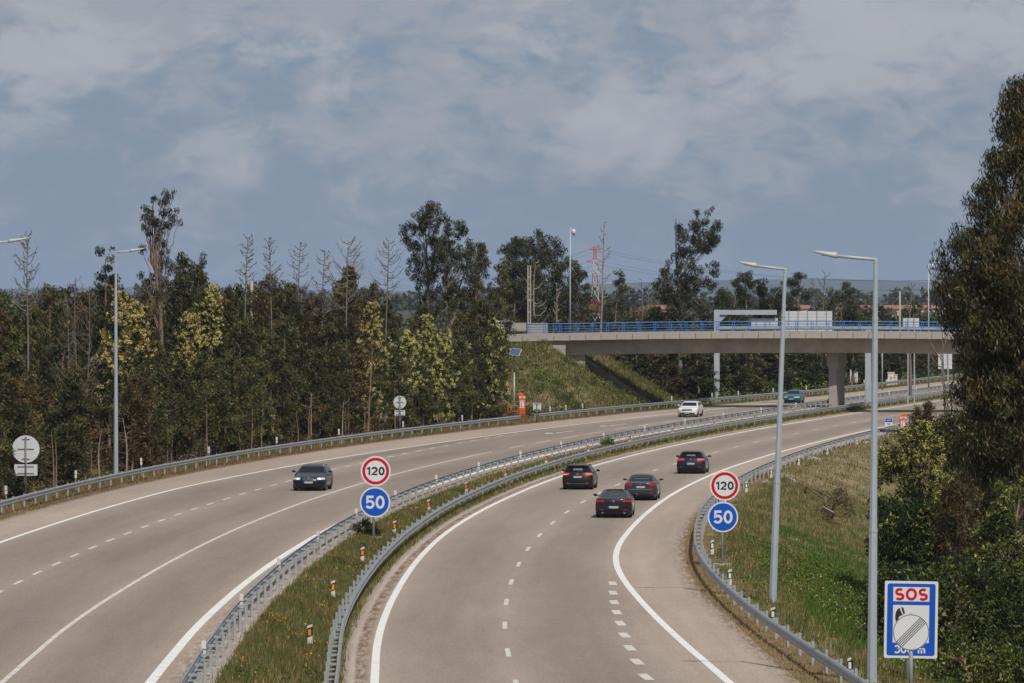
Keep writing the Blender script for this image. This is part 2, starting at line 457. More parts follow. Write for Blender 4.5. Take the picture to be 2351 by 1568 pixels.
# ---- ground material
def ground_material():
    m, nt, b = new_mat('ground_soil')
    N, K = nt.nodes, nt.links
    tc = N.new('ShaderNodeTexCoord')
    def noise(s, d=5, r=0.6):
        n = N.new('ShaderNodeTexNoise'); n.inputs['Scale'].default_value = s
        n.inputs['Detail'].default_value = d; n.inputs['Roughness'].default_value = r
        K.new(tc.outputs['Object'], n.inputs['Vector']); return n
    n1, n2, n3 = noise(0.16), noise(0.9), noise(5.0, 3)
    r1 = N.new('ShaderNodeValToRGB')
    e = r1.color_ramp.elements
    e[0].position = 0.30; e[0].color = (0.040, 0.050, 0.017, 1)
    e[1].position = 0.72; e[1].color = (0.34, 0.24, 0.165, 1)
    x = e.new(0.5); x.color = (0.13, 0.11, 0.045, 1)
    ad = N.new('ShaderNodeMath'); ad.operation = 'MULTIPLY_ADD'
    K.new(n2.outputs['Fac'], ad.inputs[0]); ad.inputs[1].default_value = 0.55
    a2 = N.new('ShaderNodeMath'); a2.operation = 'MULTIPLY'; a2.inputs[1].default_value = 0.45
    K.new(n1.outputs['Fac'], a2.inputs[0]); K.new(a2.outputs[0], ad.inputs[2])
    K.new(ad.outputs[0], r1.inputs['Fac'])
    mx = N.new('ShaderNodeMix'); mx.data_type = 'RGBA'; mx.blend_type = 'MULTIPLY'
    mx.inputs[0].default_value = 0.6
    K.new(r1.outputs['Color'], mx.inputs[6])
    r2 = N.new('ShaderNodeValToRGB'); r2.color_ramp.elements[0].color = (0.45,0.45,0.45,1); r2.color_ramp.elements[1].color = (1.4,1.35,1.3,1)
    K.new(n3.outputs['Fac'], r2.inputs['Fac']); K.new(r2.outputs['Color'], mx.inputs[7])
    # beyond the near fields the plain is wooded: dark cover with a few open plots
    sp = N.new('ShaderNodeSeparateXYZ'); K.new(tc.outputs['Object'], sp.inputs[0])
    fr = N.new('ShaderNodeMapRange'); fr.inputs['From Min'].default_value = 1000; fr.inputs['From Max'].default_value = 2200
    K.new(sp.outputs['Y'], fr.inputs['Value'])
    nf = noise(0.004, 6, 0.6); rf = N.new('ShaderNodeValToRGB')
    rf.color_ramp.elements[0].position = 0.35; rf.color_ramp.elements[0].color = (0.020, 0.028, 0.016, 1)
    rf.color_ramp.elements[1].position = 0.75; rf.color_ramp.elements[1].color = (0.050, 0.055, 0.030, 1)
    K.new(nf.outputs['Fac'], rf.inputs['Fac'])
    m2 = N.new('ShaderNodeMix'); m2.data_type = 'RGBA'
    K.new(fr.outputs[0], m2.inputs[0]); K.new(mx.outputs[2], m2.inputs[6]); K.new(rf.outputs['Color'], m2.inputs[7])
    K.new(m2.outputs[2], b.inputs['Base Color'])
    b.inputs['Roughness'].default_value = 0.95
    return m
M['ground'] = ground_material()
M['hill'] = simple('wooded_hill', (.035, .042, .030), .95, var=.4, vscale=.004)

def road_material():
    m, nt, b = new_mat('worn_asphalt')
    N, K = nt.nodes, nt.links
    at_ = N.new('ShaderNodeAttribute'); at_.attribute_name = 'tint'
    uv = N.new('ShaderNodeUVMap')
    def noise(scale, sc, d=5, r=0.6):
        mp = N.new('ShaderNodeMapping'); mp.inputs['Scale'].default_value = (sc[0], sc[1], 1)
        K.new(uv.outputs[0], mp.inputs['Vector'])
        n = N.new('ShaderNodeTexNoise'); n.inputs['Scale'].default_value = scale
        n.inputs['Detail'].default_value = d; n.inputs['Roughness'].default_value = r
        K.new(mp.outputs[0], n.inputs['Vector']); return n.outputs['Fac']
    def ramp(f, a, bb, lo, hi):
        r = N.new('ShaderNodeMapRange'); r.inputs['From Min'].default_value = a; r.inputs['From Max'].default_value = bb
        r.inputs['To Min'].default_value = lo; r.inputs['To Max'].default_value = hi
        K.new(f, r.inputs['Value']); return r.outputs[0]
    def mul(a, c):
        mth = N.new('ShaderNodeMath'); mth.operation = 'MULTIPLY'; K.new(a, mth.inputs[0]); K.new(c, mth.inputs[1]); return mth.outputs[0]
    big = ramp(noise(1.0, (0.22, 0.025)), 0.3, 0.7, 0.86, 1.10)       # long lengthwise patches
    trk = ramp(noise(1.0, (0.9, 0.012), 3), 0.3, 0.7, 0.95, 1.05)     # tyre streaks
    med = ramp(noise(1.0, (1.8, 0.13), 6, 0.7), 0.3, 0.7, 0.93, 1.06)
    fin = ramp(noise(13.0, (1, 0.07), 4, 0.8), 0.25, 0.75, 0.80, 1.16)   # aggregate
    v = mul(mul(big, trk), mul(med, fin))
    vm = N.new('ShaderNodeVectorMath'); vm.operation = 'SCALE'
    K.new(at_.outputs['Color'], vm.inputs[0]); K.new(v, vm.inputs['Scale'])
    # dry leaf litter and grit: alpha channel of the attribute, broken up by noise
    lit = noise(1.0, (4.5, 0.5), 6, 0.75)
    lf = N.new('ShaderNodeMath'); lf.operation = 'MULTIPLY'; K.new(at_.outputs['Alpha'], lf.inputs[0])
    K.new(ramp(lit, 0.42, 0.56, 0.0, 1.0), lf.inputs[1])
    mx = N.new('ShaderNodeMix'); mx.data_type = 'RGBA'
    K.new(lf.outputs[0], mx.inputs[0]); K.new(vm.outputs[0], mx.inputs[6])
    mx.inputs[7].default_value = (0.13, 0.08, 0.05, 1)
    K.new(mx.outputs[2], b.inputs['Base Color'])
    b.inputs['Roughness'].default_value = 0.92
    b.inputs['Specular IOR Level'].default_value = 0.2
    return m
M['road'] = road_material()
def paint_material():
    m, nt, b = new_mat('road_paint')
    N, K = nt.nodes, nt.links
    tc = N.new('ShaderNodeTexCoord')
    n = N.new('ShaderNodeTexNoise'); n.inputs['Scale'].default_value = 1.6; n.inputs['Detail'].default_value = 8
    n.inputs['Roughness'].default_value = 0.75
    K.new(tc.outputs['Object'], n.inputs['Vector'])
    r = N.new('ShaderNodeValToRGB')
    r.color_ramp.elements[0].position = 0.30; r.color_ramp.elements[0].color = (0.42, 0.39, 0.36, 1)
    r.color_ramp.elements[1].position = 0.48; r.color_ramp.elements[1].color = (0.63, 0.64, 0.63, 1)
    K.new(n.outputs['Fac'], r.inputs['Fac']); K.new(r.outputs['Color'], b.inputs['Base Color'])
    b.inputs['Roughness'].default_value = 0.7
    return m
M['line'] = paint_material()
def paint_worn():
    m = M['line'].copy(); m.name = 'road_paint_worn'
    for n in m.node_tree.nodes:
        if n.type == 'VALTORGB':
            n.color_ramp.elements[0].position = 0.34; n.color_ramp.elements[0].color = (0.35, 0.325, 0.29, 1)
            n.color_ramp.elements[1].position = 0.56; n.color_ramp.elements[1].color = (0.53, 0.52, 0.485, 1)
    return m
M['line_worn'] = paint_worn()

# ------------------------------------------------------------------ ground sheet
def build_ground():
    Ys = np.concatenate([[-400,-100,0,60,100,120], np.arange(130, 480, 5), np.arange(480, 600, 2.5), np.arange(600, 800, 8),
                         [820,860,900,960,1040,1150,1300,1500,1750,2000,2300,2600,3000,3500,4200,5000,6000,8000,11000,16000,24000]]).astype(float)
    cols = []
    lo = lambda Y: off('lo_edge', Y)
    def C(f, dz=0.0): cols.append((f, dz))
    for d in (-14000,-6000,-2500,-1200,-600,-300,-200,-150): C(lambda Y, d=d: lo(Y)+d)
    for d in np.arange(-120, -20, 4.0): C(lambda Y, d=d: lo(Y)+d)
    for d in np.arange(-20, -0.9, 1.0): C(lambda Y, d=d: lo(Y)+d)
    C(lambda Y: lo(Y)-0.04)
    C(lambda Y: lo(Y)+0.5, -0.12)
    C(lambda Y: li_edge(Y)-0.5, -0.12)
    C(lambda Y: li_edge(Y)+0.04)
    for t in (0.15,0.35,0.55,0.75,0.9): C(lambda Y, t=t: li_edge(Y)*(1-t)+ri_edge(Y)*t)
    C(lambda Y: ri_edge(Y)-0.04)
    C(lambda Y: ri_edge(Y)+0.5, -0.12)
    C(lambda Y: off('ro_edge', Y)-0.5, -0.12)
    C(lambda Y: off('ro_edge', Y)+0.04)
    for d in np.arange(1, 22, 1.0): C(lambda Y, d=d: off('ro_edge', Y)+d)
    for d in (25,30,36,44,52,60,75,100,150,300,700,1500,4000,14000): C(lambda Y, d=d: off('ro_edge', Y)+d)
    nR, nC = len(Ys), len(cols)
    X = np.zeros((nR, nC)); Z = np.zeros((nR, nC)); YY = np.repeat(Ys[:, None], nC, 1)
    for j, (f, dz) in enumerate(cols):
        X[:, j] = ref(Ys) + f(Ys)
        Z[:, j] = gz(X[:, j], Ys) + dz
    rough = (RNG.random((nR, nC))-0.5)*0.16
    o = X - ref(YY)
    rough[(o > -28) & (o < 10)] *= 0.1
    rough[YY > 900] *= 0
    Z = Z + rough
    V = np.stack([X, YY, Z], -1).reshape(-1, 3)
    i, j = np.meshgrid(np.arange(nR-1), np.arange(nC-1), indexing='ij')
    a = (i*nC+j).ravel()
    F = np.stack([a, a+1, a+nC+1, a+nC], 1)
    g = obj('ground', mesh('ground', V, F, M['ground'], smooth=True))
    tag(g, kind='structure')
build_ground()

# ------------------------------------------------------------------ carriageways
LANE_C = (0.262, 0.219, 0.187); SHOULD_C = (0.318, 0.264, 0.222); CONC_C = (0.37, 0.325, 0.285)
def build_road(name, cols, Ys, zf):
    """cols: (offset function, colour, litter amount)"""
    nR, nC = len(Ys), len(cols)
    V = np.zeros((nR, nC, 3)); T = np.zeros((nR, nC, 4)); UV = np.zeros((nR, nC, 2))
    for j, (f, c, l) in enumerate(cols):
        o = f(Ys); V[:, j, 0] = ref(Ys)+o; V[:, j, 1] = Ys; V[:, j, 2] = zf + 0.01
        T[:, j, :3] = c; T[:, j, 3] = l; UV[:, j, 0] = o; UV[:, j, 1] = Ys
    # kerbless edges: turn the outermost columns down
    for j, s in ((0, -1), (nC-1, 1)): V[:, j, 2] -= 0.16; V[:, j, 0] += s*0.05
    i, j = np.meshgrid(np.arange(nR-1), np.arange(nC-1), indexing='ij')
    a = (i*nC+j).ravel()
    F = np.stack([a, a+1, a+nC+1, a+nC], 1)
    me = mesh(name, V.reshape(-1, 3), F, M['road'], tint=T.reshape(-1, 4), uv=UV.reshape(-1, 2))
    return tag(obj(name, me), kind='structure')

YR = np.concatenate([[40, 80, 110], np.arange(130, 620, 4), np.arange(620, 1500, 20)]).astype(float)
def O(n, e=0.0): return lambda Y: off(n, Y)+e
def mixc(a, b, t): return tuple(a[i]*(1-t)+b[i]*t for i in range(3))
TRK = mixc(LANE_C, (0.165, 0.141, 0.123), 0.8)
def lanes_between(n0, n1, k=5, c0=LANE_C):
    out = []
    for i in range(1, k):
        t = i/k
        c = mixc(c0, TRK, 0.75*math.sin(math.pi*t))
        out.append((lambda Y, t=t: off(n0, Y)*(1-t)+off(n1, Y)*t, c, 0.0))
    return out
left_cols = [(O('lo_edge'), SHOULD_C, 0.4), (O('lo_edge', 0.02), SHOULD_C, 0.5), (O('lo_edge', 0.5), SHOULD_C, 0.15), (O('lo_line', -0.25), SHOULD_C, 0.0),
             (O('lo_line', 0.1), LANE_C, 0.0)] + lanes_between('lo_line', 'l_dash') + [(O('l_dash'), LANE_C, 0.0)] + \
            lanes_between('l_dash', 'l_line2') + [(O('l_line2'), LANE_C, 0.0)] + lanes_between('l_line2', 'li_line', 4) + \
            [(O('li_line', -0.1), mixc(LANE_C, SHOULD_C, .6), 0.0), (O('li_line', 0.2), SHOULD_C, 0.15), (O('railC', -0.25), CONC_C, 0.9), (O('railC', 0.3), CONC_C, 0.5),
             (lambda Y: li_edge(Y)-0.02, CONC_C, 0.3), (lambda Y: li_edge(Y), CONC_C, 0.3)]
def l_dash_ext(Y): return None
TAB['l_dash'] += [(520, -18.4), (560, -16.9), (600, -15.0), (700, -14.8)]
left_road = build_road('left_road', left_cols, YR, ZL)
right_cols = [(lambda Y: ri_edge(Y), CONC_C, 0.3), (lambda Y: ri_edge(Y)+0.02, CONC_C, 0.25), (lambda Y: ri_edge(Y)+0.32, CONC_C, 0.05), (lambda Y: ri_edge(Y)+0.44, SHOULD_C, 1.0),
              (lambda Y: ri_edge(Y)+0.62, SHOULD_C, 0.9), (lambda Y: ri_edge(Y)+0.85, SHOULD_C, 0.0), (O('ri_line', 0.1), mixc(LANE_C, SHOULD_C, .8), 0.0)]
def rd(t): return lambda Y: off('ri_line', Y)*(1-t)
for i in range(1, 5): right_cols.append((rd(i/5), mixc(mixc(LANE_C, SHOULD_C, .35), TRK, 0.6*math.sin(math.pi*i/5)), 0.0))
right_cols.append((lambda Y: Y*0, mixc(LANE_C, SHOULD_C, .3), 0.0))
for i in range(1, 5): right_cols.append(((lambda t: (lambda Y: off('ro_line', Y).clip(max=4.6)*t))(i/5), mixc(mixc(LANE_C, SHOULD_C, .25), TRK, 0.7*math.sin(math.pi*i/5)), 0.0))
right_cols += [(lambda Y: np.minimum(off('ro_line', Y)-0.15, 4.6), mixc(LANE_C, SHOULD_C, .5), 0.0), (O('ro_line', 0.2), SHOULD_C, 0.0), (O('ro_edge', -0.7), SHOULD_C, 0.0), (O('ro_edge', -0.02), SHOULD_C, 0.9), (O('ro_edge'), SHOULD_C, 0.9)]
right_road = build_road('right_road', right_cols, YR, 0.0)

# ---- markings: long lines and each dash a piece of its road
def strip(name, line, w, y0, y1, z, road, mat, extra=0.0, step=4.0):
    Ys = np.arange(y0, y1+0.01, step); n = len(Ys)
    if n < 2: Ys = np.array([y0, y1]); n = 2
    o = (np.zeros(n) if line == 'zero' else off(line, Ys)) + extra
    X = ref(Ys)+o
    V = np.zeros((n, 2, 3)); V[:, 0, 0] = X-w/2; V[:, 1, 0] = X+w/2; V[:, :, 1] = Ys[:, None]; V[:, :, 2] = z+0.0145
    a = np.arange(n-1)*2
    F = np.stack([a, a+1, a+3, a+2], 1)
    return obj(name, mesh(name, V.reshape(-1, 3), F, mat), road)
strip('edge_line', 'lo_line', 0.22, 130, 1000, ZL, left_road, M['line'])
strip('lane_line', 'l_line2', 0.17, 130, 374, ZL, left_road, M['line_worn'])
strip('edge_line', 'li_line', 0.30, 120, 1000, ZL, left_road, M['line'])
strip('edge_line', 'ri_line', 0.25, 120, 1000, 0, right_road, M['line'])
strip('edge_line', 'ro_line', 0.26, 120, 1000, 0, right_road, M['line'], step=3.0)
# measured dash centres continue at a fourteen metre module
for y in np.arange(121.5, 760, 14.05): strip('lane_dash', 'zero', 0.16, y, y+4.0, 0, right_road, M['line_worn'])
for k in range(-9, 34):
    y = 198.0 + k*7.12 - 1.5
    if y > 425: break
    strip('lane_dash', 'l_dash', 0.16, y, y+3.0, ZL, left_road, M['line_worn'])
for y in np.arange(383, 760, 14.0): strip('lane_dash', 'l_line2', 0.15, y, y+9.0, ZL, left_road, M['line_worn'])
for px, py in [(1407,1339.9),(1407.7,1361.6),(1410.6,1383.4),(1416,1406.3),(1424,1431.7),(1433.8,1459),(1445.8,1488.3),(1462.5,1520),(1483,1555),(1505,1592),(1530,1632)]:
    X, Y = unproject(px, py, 0)
    mb = MB(); s = 0.012*(207-Y)
    V = [(X-.15, Y-1.3, .0145), (X+.15, Y-1.3, .0145), (X+.15, Y+1.3, .0145), (X-.15, Y+1.3, .0145)]
    dx = -0.05*(210-Y)/60
    V = [(x-(y-Y)*0.06*(210-Y)/50, y, z) for x, y, z in V]
    mb.add(V, [(0, 1, 2, 3)]).build('exit_lane_dash', M['line_worn'], right_road)
# lane-drop arrows
def arrow(px, py, road=left_road):
    X, Y = unproject(px, py, ZL)
    s = slope(Y)
    def P(l, w): return (X + w + s*l, Y + l, ZL+0.0148)
    mb = MB()
    mb.add([P(-5, -.1), P(-5, .15), P(3, .5), P(3, .2)], [(0, 1, 2, 3)])
    mb.add([P(-7.5, -.3), P(-4.2, -.75), P(-4.2, .55)], [(0, 1, 2)])
    mb.build('lane_arrow', M['line_worn'], road)
for p in ((1293, 991.5), (1416, 975), (1640, 946.5), (1310+540, 921)): arrow(*p)

# ------------------------------------------------------------------ crash barriers
def w_profile():
    pts = [(-.0, .155), (.035, .15), (.07, .105), (.075, .06), (.02, .02), (.02, -.02), (.075, -.06), (.07, -.105), (.035, -.15), (0, -.155)]
    out = pts + [(x-0.012, z*0.985) for x, z in reversed(pts)]
    return out
def beam_mesh(L, face):
    prof = [(x*face, z) for x, z in w_profile()]
    n = len(prof)
    V = [(x, 0, z) for x, z in prof] + [(x, L, z) for x, z in prof]
    F = [(k, n+k, n+(k+1) % n, (k+1) % n) for k in range(n)]
    me = bpy.data.meshes.new('rail_panel'); me.from_pydata(V, [], F); me.materials.append(M['galv_rail'])
    me.update(); return me
BEAM = {1: beam_mesh(4.1, 1), -1: beam_mesh(4.1, -1)}
def post_mesh(face):
    mb = MB()
    x = -0.24*face
    # channel section post, spacer arm and its brace
    mb.box(min(x, x-.09*face), max(x, x-.09*face), -.06, -.048, -0.95, .14)
    mb.box(min(x, x-.009*face), max(x, x-.009*face), -.06, .06, -0.95, .14)
    mb.box(min(x, x-.09*face), max(x, x-.09*face), .048, .06, -0.95, .14)
    mb.box(min(x, 0.0), max(x, 0.0), -.045, .045, .03, .10)
    mb.box(min(x, 0.0), max(x, 0.0), -.035, .035, -.10, -.06)
    return mb.mesh('post', M['galv'])
POST = {1: post_mesh(1), -1: post_mesh(-1)}
def barrier(label, line, face, y0, y1, double_spacing=None, curl=None, extra=0.0, pts=None):
    """face +1: beam shows towards +x (the road on its right)"""
    P = []
    if pts is None:
        y = y0
        while y <= y1:
            X = float(LX(line, y, extra)); P.append(Vector((X, y, 0)))
            y += 4.0/math.sqrt(1+slope(y)**2)
    else: P = [Vector(p) for p in pts]
    root = empty('crash_barrier', (P[0].x, P[0].y, gzf(P[0].x, P[0].y)))
    tag(root, label, 'crash barrier', 'steel crash barriers along the carriageways')
    for k in range(len(P)-1):
        a, b = P[k], P[k+1]; d = b-a
        ang = math.atan2(-d.x, d.y)
        za = base_z(a, line) + 0.60; zb = base_z(b, line) + 0.60
        L = d.length
        o = obj('rail_panel', BEAM[face], root)
        o.location = (a.x - root.location.x + (0.005 if k % 2 else 0), a.y-root.location.y, za - root.location.z)
        o.rotation_euler = (math.atan2(zb-za, L), 0, ang)
        o.scale = (1, (L+0.08)/4.1, 1)
        p = obj('post', POST[face], root)
        p.location = (a.x - root.location.x, a.y-root.location.y, za - root.location.z)
        p.rotation_euler = (0, random.uniform(-.02, .02), ang)
        if double_spacing and double_spacing[0] < a.y < double_spacing[1]:
            p = obj('post', POST[face], root)
            q = (a+b)/2
            p.location = (q.x-root.location.x, q.y-root.location.y, (za+zb)/2-root.location.z)
            p.rotation_euler = (0, 0, ang)
    return root
def base_z(p, line):
    if line == 'railC': return ZL - 0.05
    if line == 'railD': return 0.05 + 0.0
    if line == 'railE': return 0.0
    return ZL
ya_end = 455.0
for t in np.arange(400, 520, 0.5):
    X = float(LX('railA', t))
    if CX + X/t*FO < 1203: ya_end = float(t)
yb_start = ya_end
for t in np.arange(400, 560, 0.5):
    X = float(LX('railA', t))
    if CX + X/t*FO < 1237: yb_start = float(t)
barrier('long steel barrier before the eucalyptus stand, ending at the left emergency telephone', 'railA', 1, 215, ya_end)
barrier('steel barrier on the left verge from the small square sign on under the bridge', 'railA', 1, yb_start, 900, (545, 600))
barrier('left one of the two median barriers, seen from behind with its posts', 'railC', -1, 128, 900)
barrier('right one of the two median barriers, kinked near the round signs', 'railD', 1, 126, 900, (560, 600))
barrier('right verge barrier bending round beside the tall lamp posts', 'railE', -1, 128, 440)
# short barrier after the gap, its end curled back
Xf, Yf = unproject(2053, 1000, 0.0)
pts = []
for k in range(7):
    a = math.pi*(1.0 + k/6.0*0.9)
    pts.append((Xf+1.3+1.3*math.cos(a)*1.0, Yf-6 - 3.5*math.sin(a)*1.0 - 4, 0))
yy = pts[0][1]
pts = list(reversed(pts))
y = yy+4
while y < 760:
    pts.append((float(LX('railE', y)), y, 0)); y += 4
barrier('barrier behind the orange telephone on the right, its near end curled into a loop', 'railE', -1, 0, 0, pts=pts)

# ------------------------------------------------------------------ text
def text_mesh(body, size, mat, bold=0.0, space=1.0, depth=0.002, name='lettering'):
    cu = bpy.data.curves.new('t', 'FONT'); cu.body = body; cu.size = size; cu.align_x = 'CENTER'; cu.align_y = 'CENTER'
    cu.offset = bold; cu.space_character = space; cu.extrude = depth; cu.resolution_u = 4
    o = bpy.data.objects.new('t', cu); COL.objects.link(o)
    bpy.context.view_layer.update()
    me = bpy.data.meshes.new_from_object(o.evaluated_get(bpy.context.evaluated_depsgraph_get()))
    me.name = name
    bpy.data.objects.remove(o)
    me.materials.clear(); me.materials.append(mat)
    xs = [v.co.x for v in me.vertices]; ys = [v.co.y for v in me.vertices]
    cx, cy = (min(xs)+max(xs))/2, (min(ys)+max(ys))/2
    for v in me.vertices: v.co = (v.co.x-cx, -v.co.z, v.co.y-cy)     # stands in the xz plane facing -y
    return me, max(xs)-min(xs), max(ys)-min(ys)
def put_text(body, w, h, mat, parent, x, y, z, bold=0.0, name='lettering'):
    me, tw, th = text_mesh(body, 1.0, mat, bold, name=name)
    for v in me.vertices: v.co = (v.co.x*w/tw, v.co.y, v.co.z*h/th)
    return obj(name, me, parent, (x, y, z))

def glyph(ch):
    """centre lines of plain road-sign characters in a unit-high box: list of polylines, width"""
    def arc(cx, cz, rx, rz, a0, a1, n=18):
        return [(cx+rx*math.cos(math.radians(a0+(a1-a0)*i/n)), cz+rz*math.sin(math.radians(a0+(a1-a0)*i/n))) for i in range(n+1)]
    if ch == '1': return [[(.02, .76), (.26, .93), (.26, .0)]], .33
    if ch == '2': return [arc(.30, .68, .25, .25, 165, -38) + [(.06, .07), (.60, .07)]], .60
    if ch == '0': return [arc(.30, .5, .235, .43, 90, 450, 32)], .60
    if ch == 'O': return [arc(.38, .5, .32, .43, 90, 450, 36)], .76
    if ch == '5': return [[(.55, .93), (.13, .93), (.095, .50)] + arc(.28, .33, .255, .26, 112, -150)], .60
    if ch == '3': return [arc(.28, .70, .22, .23, 160, -85, 14), arc(.28, .30, .25, .24, 88, -155, 16)], .58
    if ch == 'S': return [arc(.32, .70, .235, .23, 40, 262, 16) + arc(.32, .285, .26, .225, 85, -145, 16)], .64
    if ch == 'm': return [[(.07, .0), (.07, .60)], arc(.23, .42, .16, .17, 180, 0, 10) + [(.39, .0)], arc(.55, .42, .16, .17, 180, 0, 10) + [(.71, .0)]], .80
    return [], .34
def put_strokes(body, w, h, mat, parent, x, y, z, t=.14, gap=.13):
    mb = MB(); cur = 0.0; items = []
    for ch in body:
        pl, gw = glyph(ch); items.append((cur, pl)); cur += gw+gap
    tot = cur-gap; sx_ = w/tot
    for x0, pls in items:
        for pl in pls:
            P = [Vector(((x0+p[0])*sx_/h if False else (x0+p[0])*sx_, p[1]*h)) for p in pl]
            tt = t*h*.5; Lf, Rt = [], []
            closed = (P[0]-P[-1]).length < 1e-4
            for i, p in enumerate(P):
                a = P[i-1] if i > 0 else (P[-2] if closed else None); b = P[i+1] if i < len(P)-1 else (P[1] if closed else None)
                d1 = (p-a).normalized() if a is not None else (b-p).normalized()
                d2 = (b-p).normalized() if b is not None else d1
                n1 = Vector((-d1.y, d1.x)); n2 = Vector((-d2.y, d2.x)); m = (n1+n2)
                m = m.normalized() if m.length > 1e-6 else n1
                k = min(1.6, 1/max(.3, m.dot(n1)))
                Lf.append(p+m*tt*k); Rt.append(p-m*tt*k)
            V = [(q.x, 0, q.y) for q in Lf]+[(q.x, 0, q.y) for q in Rt]+[(q.x, .004, q.y) for q in Lf]+[(q.x, .004, q.y) for q in Rt]
            n = len(P); F = []
            for i in range(n-1):
                F += [(i, n+i, n+i+1, i+1), (2*n+i, 2*n+i+1, 3*n+i+1, 3*n+i), (i, i+1, 2*n+i+1, 2*n+i), (n+i, 3*n+i, 3*n+i+1, n+i+1)]
            mb.add(V, F)
    return mb.build('number' if body[0].isdigit() else 'lettering', mat, parent, loc=(x-w/2, y, z-h/2))

# ------------------------------------------------------------------ speed signs (two discs on one post)
def speed_sign(label, px, base_py, y120, y50, Y, lean=0.0):
    X = at(px, Y); zb = gzf(X, Y); k = Y/FO
    root = empty('speed_limit_sign', (X, Y, zb)); root.rotation_euler = (0, lean, 0)
    tag(root, label, 'road sign')
    z1 = zt(y120[0], Y)-zb; r1 = y120[1]*k; z2 = zt(y50[0], Y)-zb; r2 = y50[1]*k
    dx1 = y120[2]*k; dx2 = y50[2]*k
    MB().tube([(0, .06, -0.4), (0, .06, z1+r1*0.8)], 0.055, 12).build('post', M['galv'], root, True)
    MB().prism(disc(0, .0, .45, 24), -.25, .25).build('footing', M['concrete'], root, loc=(0, .06, -.02), rot=(math.pi/2, 0, 0)).scale = (.9, .5, .9)
    d1 = MB().prism(disc(dx1, z1, r1, 56), -.012, .02).build('warning_disc', M['sign_white'], root)
    MB().ring(dx1, z1, r1*.70, r1*.895, -.016, -.010, 56).build('red_ring', M['sign_red'], d1)
    put_strokes('120', r1*1.16, r1*.52, M['sign_black'], d1, dx1, -.0165, z1, .235, .17)
    d2 = MB().prism(disc(dx2, z2, r2, 56), -.012, .02).build('mandatory_disc', M['sign_white'], root)
    MB().prism(disc(dx2, z2, r2*.905, 56), -.016, -.010).build('blue_field', M['sign_blue'], d2)
    put_strokes('50', r2*1.22, r2*.82, M['sign_white'], d2, dx2, -.0205, z2, .195, .11)
    for q in (z1, z2): MB().box(-.12, .12, .02, .07, q-.03, q+.03).build('bracket', M['galv'], root)
    return root
Ysg1 = CAMH*FO/(1250-YH)*0.985
speed_sign('120 over blue 50 disc on one post in the grassy median', 857.5, 1250, (1081.5, 34.5, 5), (1153, 35, 3.5), Ysg1)
Ysg2 = CAMH*FO/(1300-YH)
speed_sign('120 over blue 50 disc on one post behind the right verge barrier', 1658.5, 1300, (1115, 34.5, 5.5), (1187, 35, 1.5), Ysg2)

# end-of-restrictions disc and SOS board
Yd = 150.0; Xd = at(2092, Yd); zb = gzf(Xd, Yd)
root = tag(empty('end_of_restrictions_sign', (Xd, Yd, zb)), 'round white disc with five black diagonal lines in front of the SOS board', 'road sign')
k = Yd/FO; zc = zt(1452, Yd)-zb; r = 41.5*k
MB().tube([(0, .06, -.4), (0, .06, zc+r*.6)], .06, 12).build('post', M['galv'], root, True)
dd = MB().prism(disc(0, zc, r, 64), -.012, .02).build('disc', M['sign_white'], root)
MB().ring(0, zc, r*.955, r*.985, -.016, -.01, 64).build('black_rim', M['sign_black'], dd)
for i in range(5):
    o_ = (i-2)*r*.098
    c, s = math.cos(math.radians(45)), math.sin(math.radians(45))
    L = math.sqrt((r*.955)**2-o_**2); hw = r*.019
    P = [(u*c - v*s, zc + u*s + v*c) for u, v in ((-L, o_-hw), (L, o_-hw), (L, o_+hw), (-L, o_+hw))]
    if i in (0, 1, 2, 3, 4): MB().prism(P, -.0165, -.0105).build('diagonal_bar', M['sign_black'], dd)
MB().box(-.05, .05, -.013, .03, zc+r, zc+r+.02).build('clip', M['galv'], root)
Ys_ = 158.0; Xs = at(2090, Ys_); zb = gzf(Xs, Ys_); k = Ys_/FO
root = tag(empty('emergency_phone_sign', (Xs, Ys_, zb)), 'blue SOS telephone board reading 300 m beside the right lamp post', 'road sign')
def sx(px): return (px-2090)*k
def sz(py): return zt(py, Ys_)-zb
MB().tube([(sx(2085), .09, -.5), (sx(2085), .09, sz(1345))], .075, 12).build('post', M['galv'], root, True)
board = MB().prism(rrect(sx(2028.5), sx(2151), sz(1511.5), sz(1334.5), .05), -.015, .03).build('board', M['sign_white'], root)
board.rotation_euler = (0, math.radians(0.9), 0)
MB().prism(rrect(sx(2034.5), sx(2145), sz(1505.5), sz(1340), .07), -.019, -.012).build('blue_field', M['sign_blue'], board)
MB().box(sx(2048), sx(2131), -.023, -.016, sz(1381), sz(1348)).build('white_field', M['sign_white'], board)
MB().box(sx(2048), sx(2131), -.023, -.016, sz(1476), sz(1389.5)).build('white_field', M['sign_white'], board)
put_strokes('SOS', 74*k, 26*k, M['sign_red'], board, sx(2089.5), -.0275, sz(1364.5), .235, .17)
put_strokes('300 m', 71*k, 18*k, M['sign_white'], board, sx(2088), -.0235, sz(1491), .20, .10)
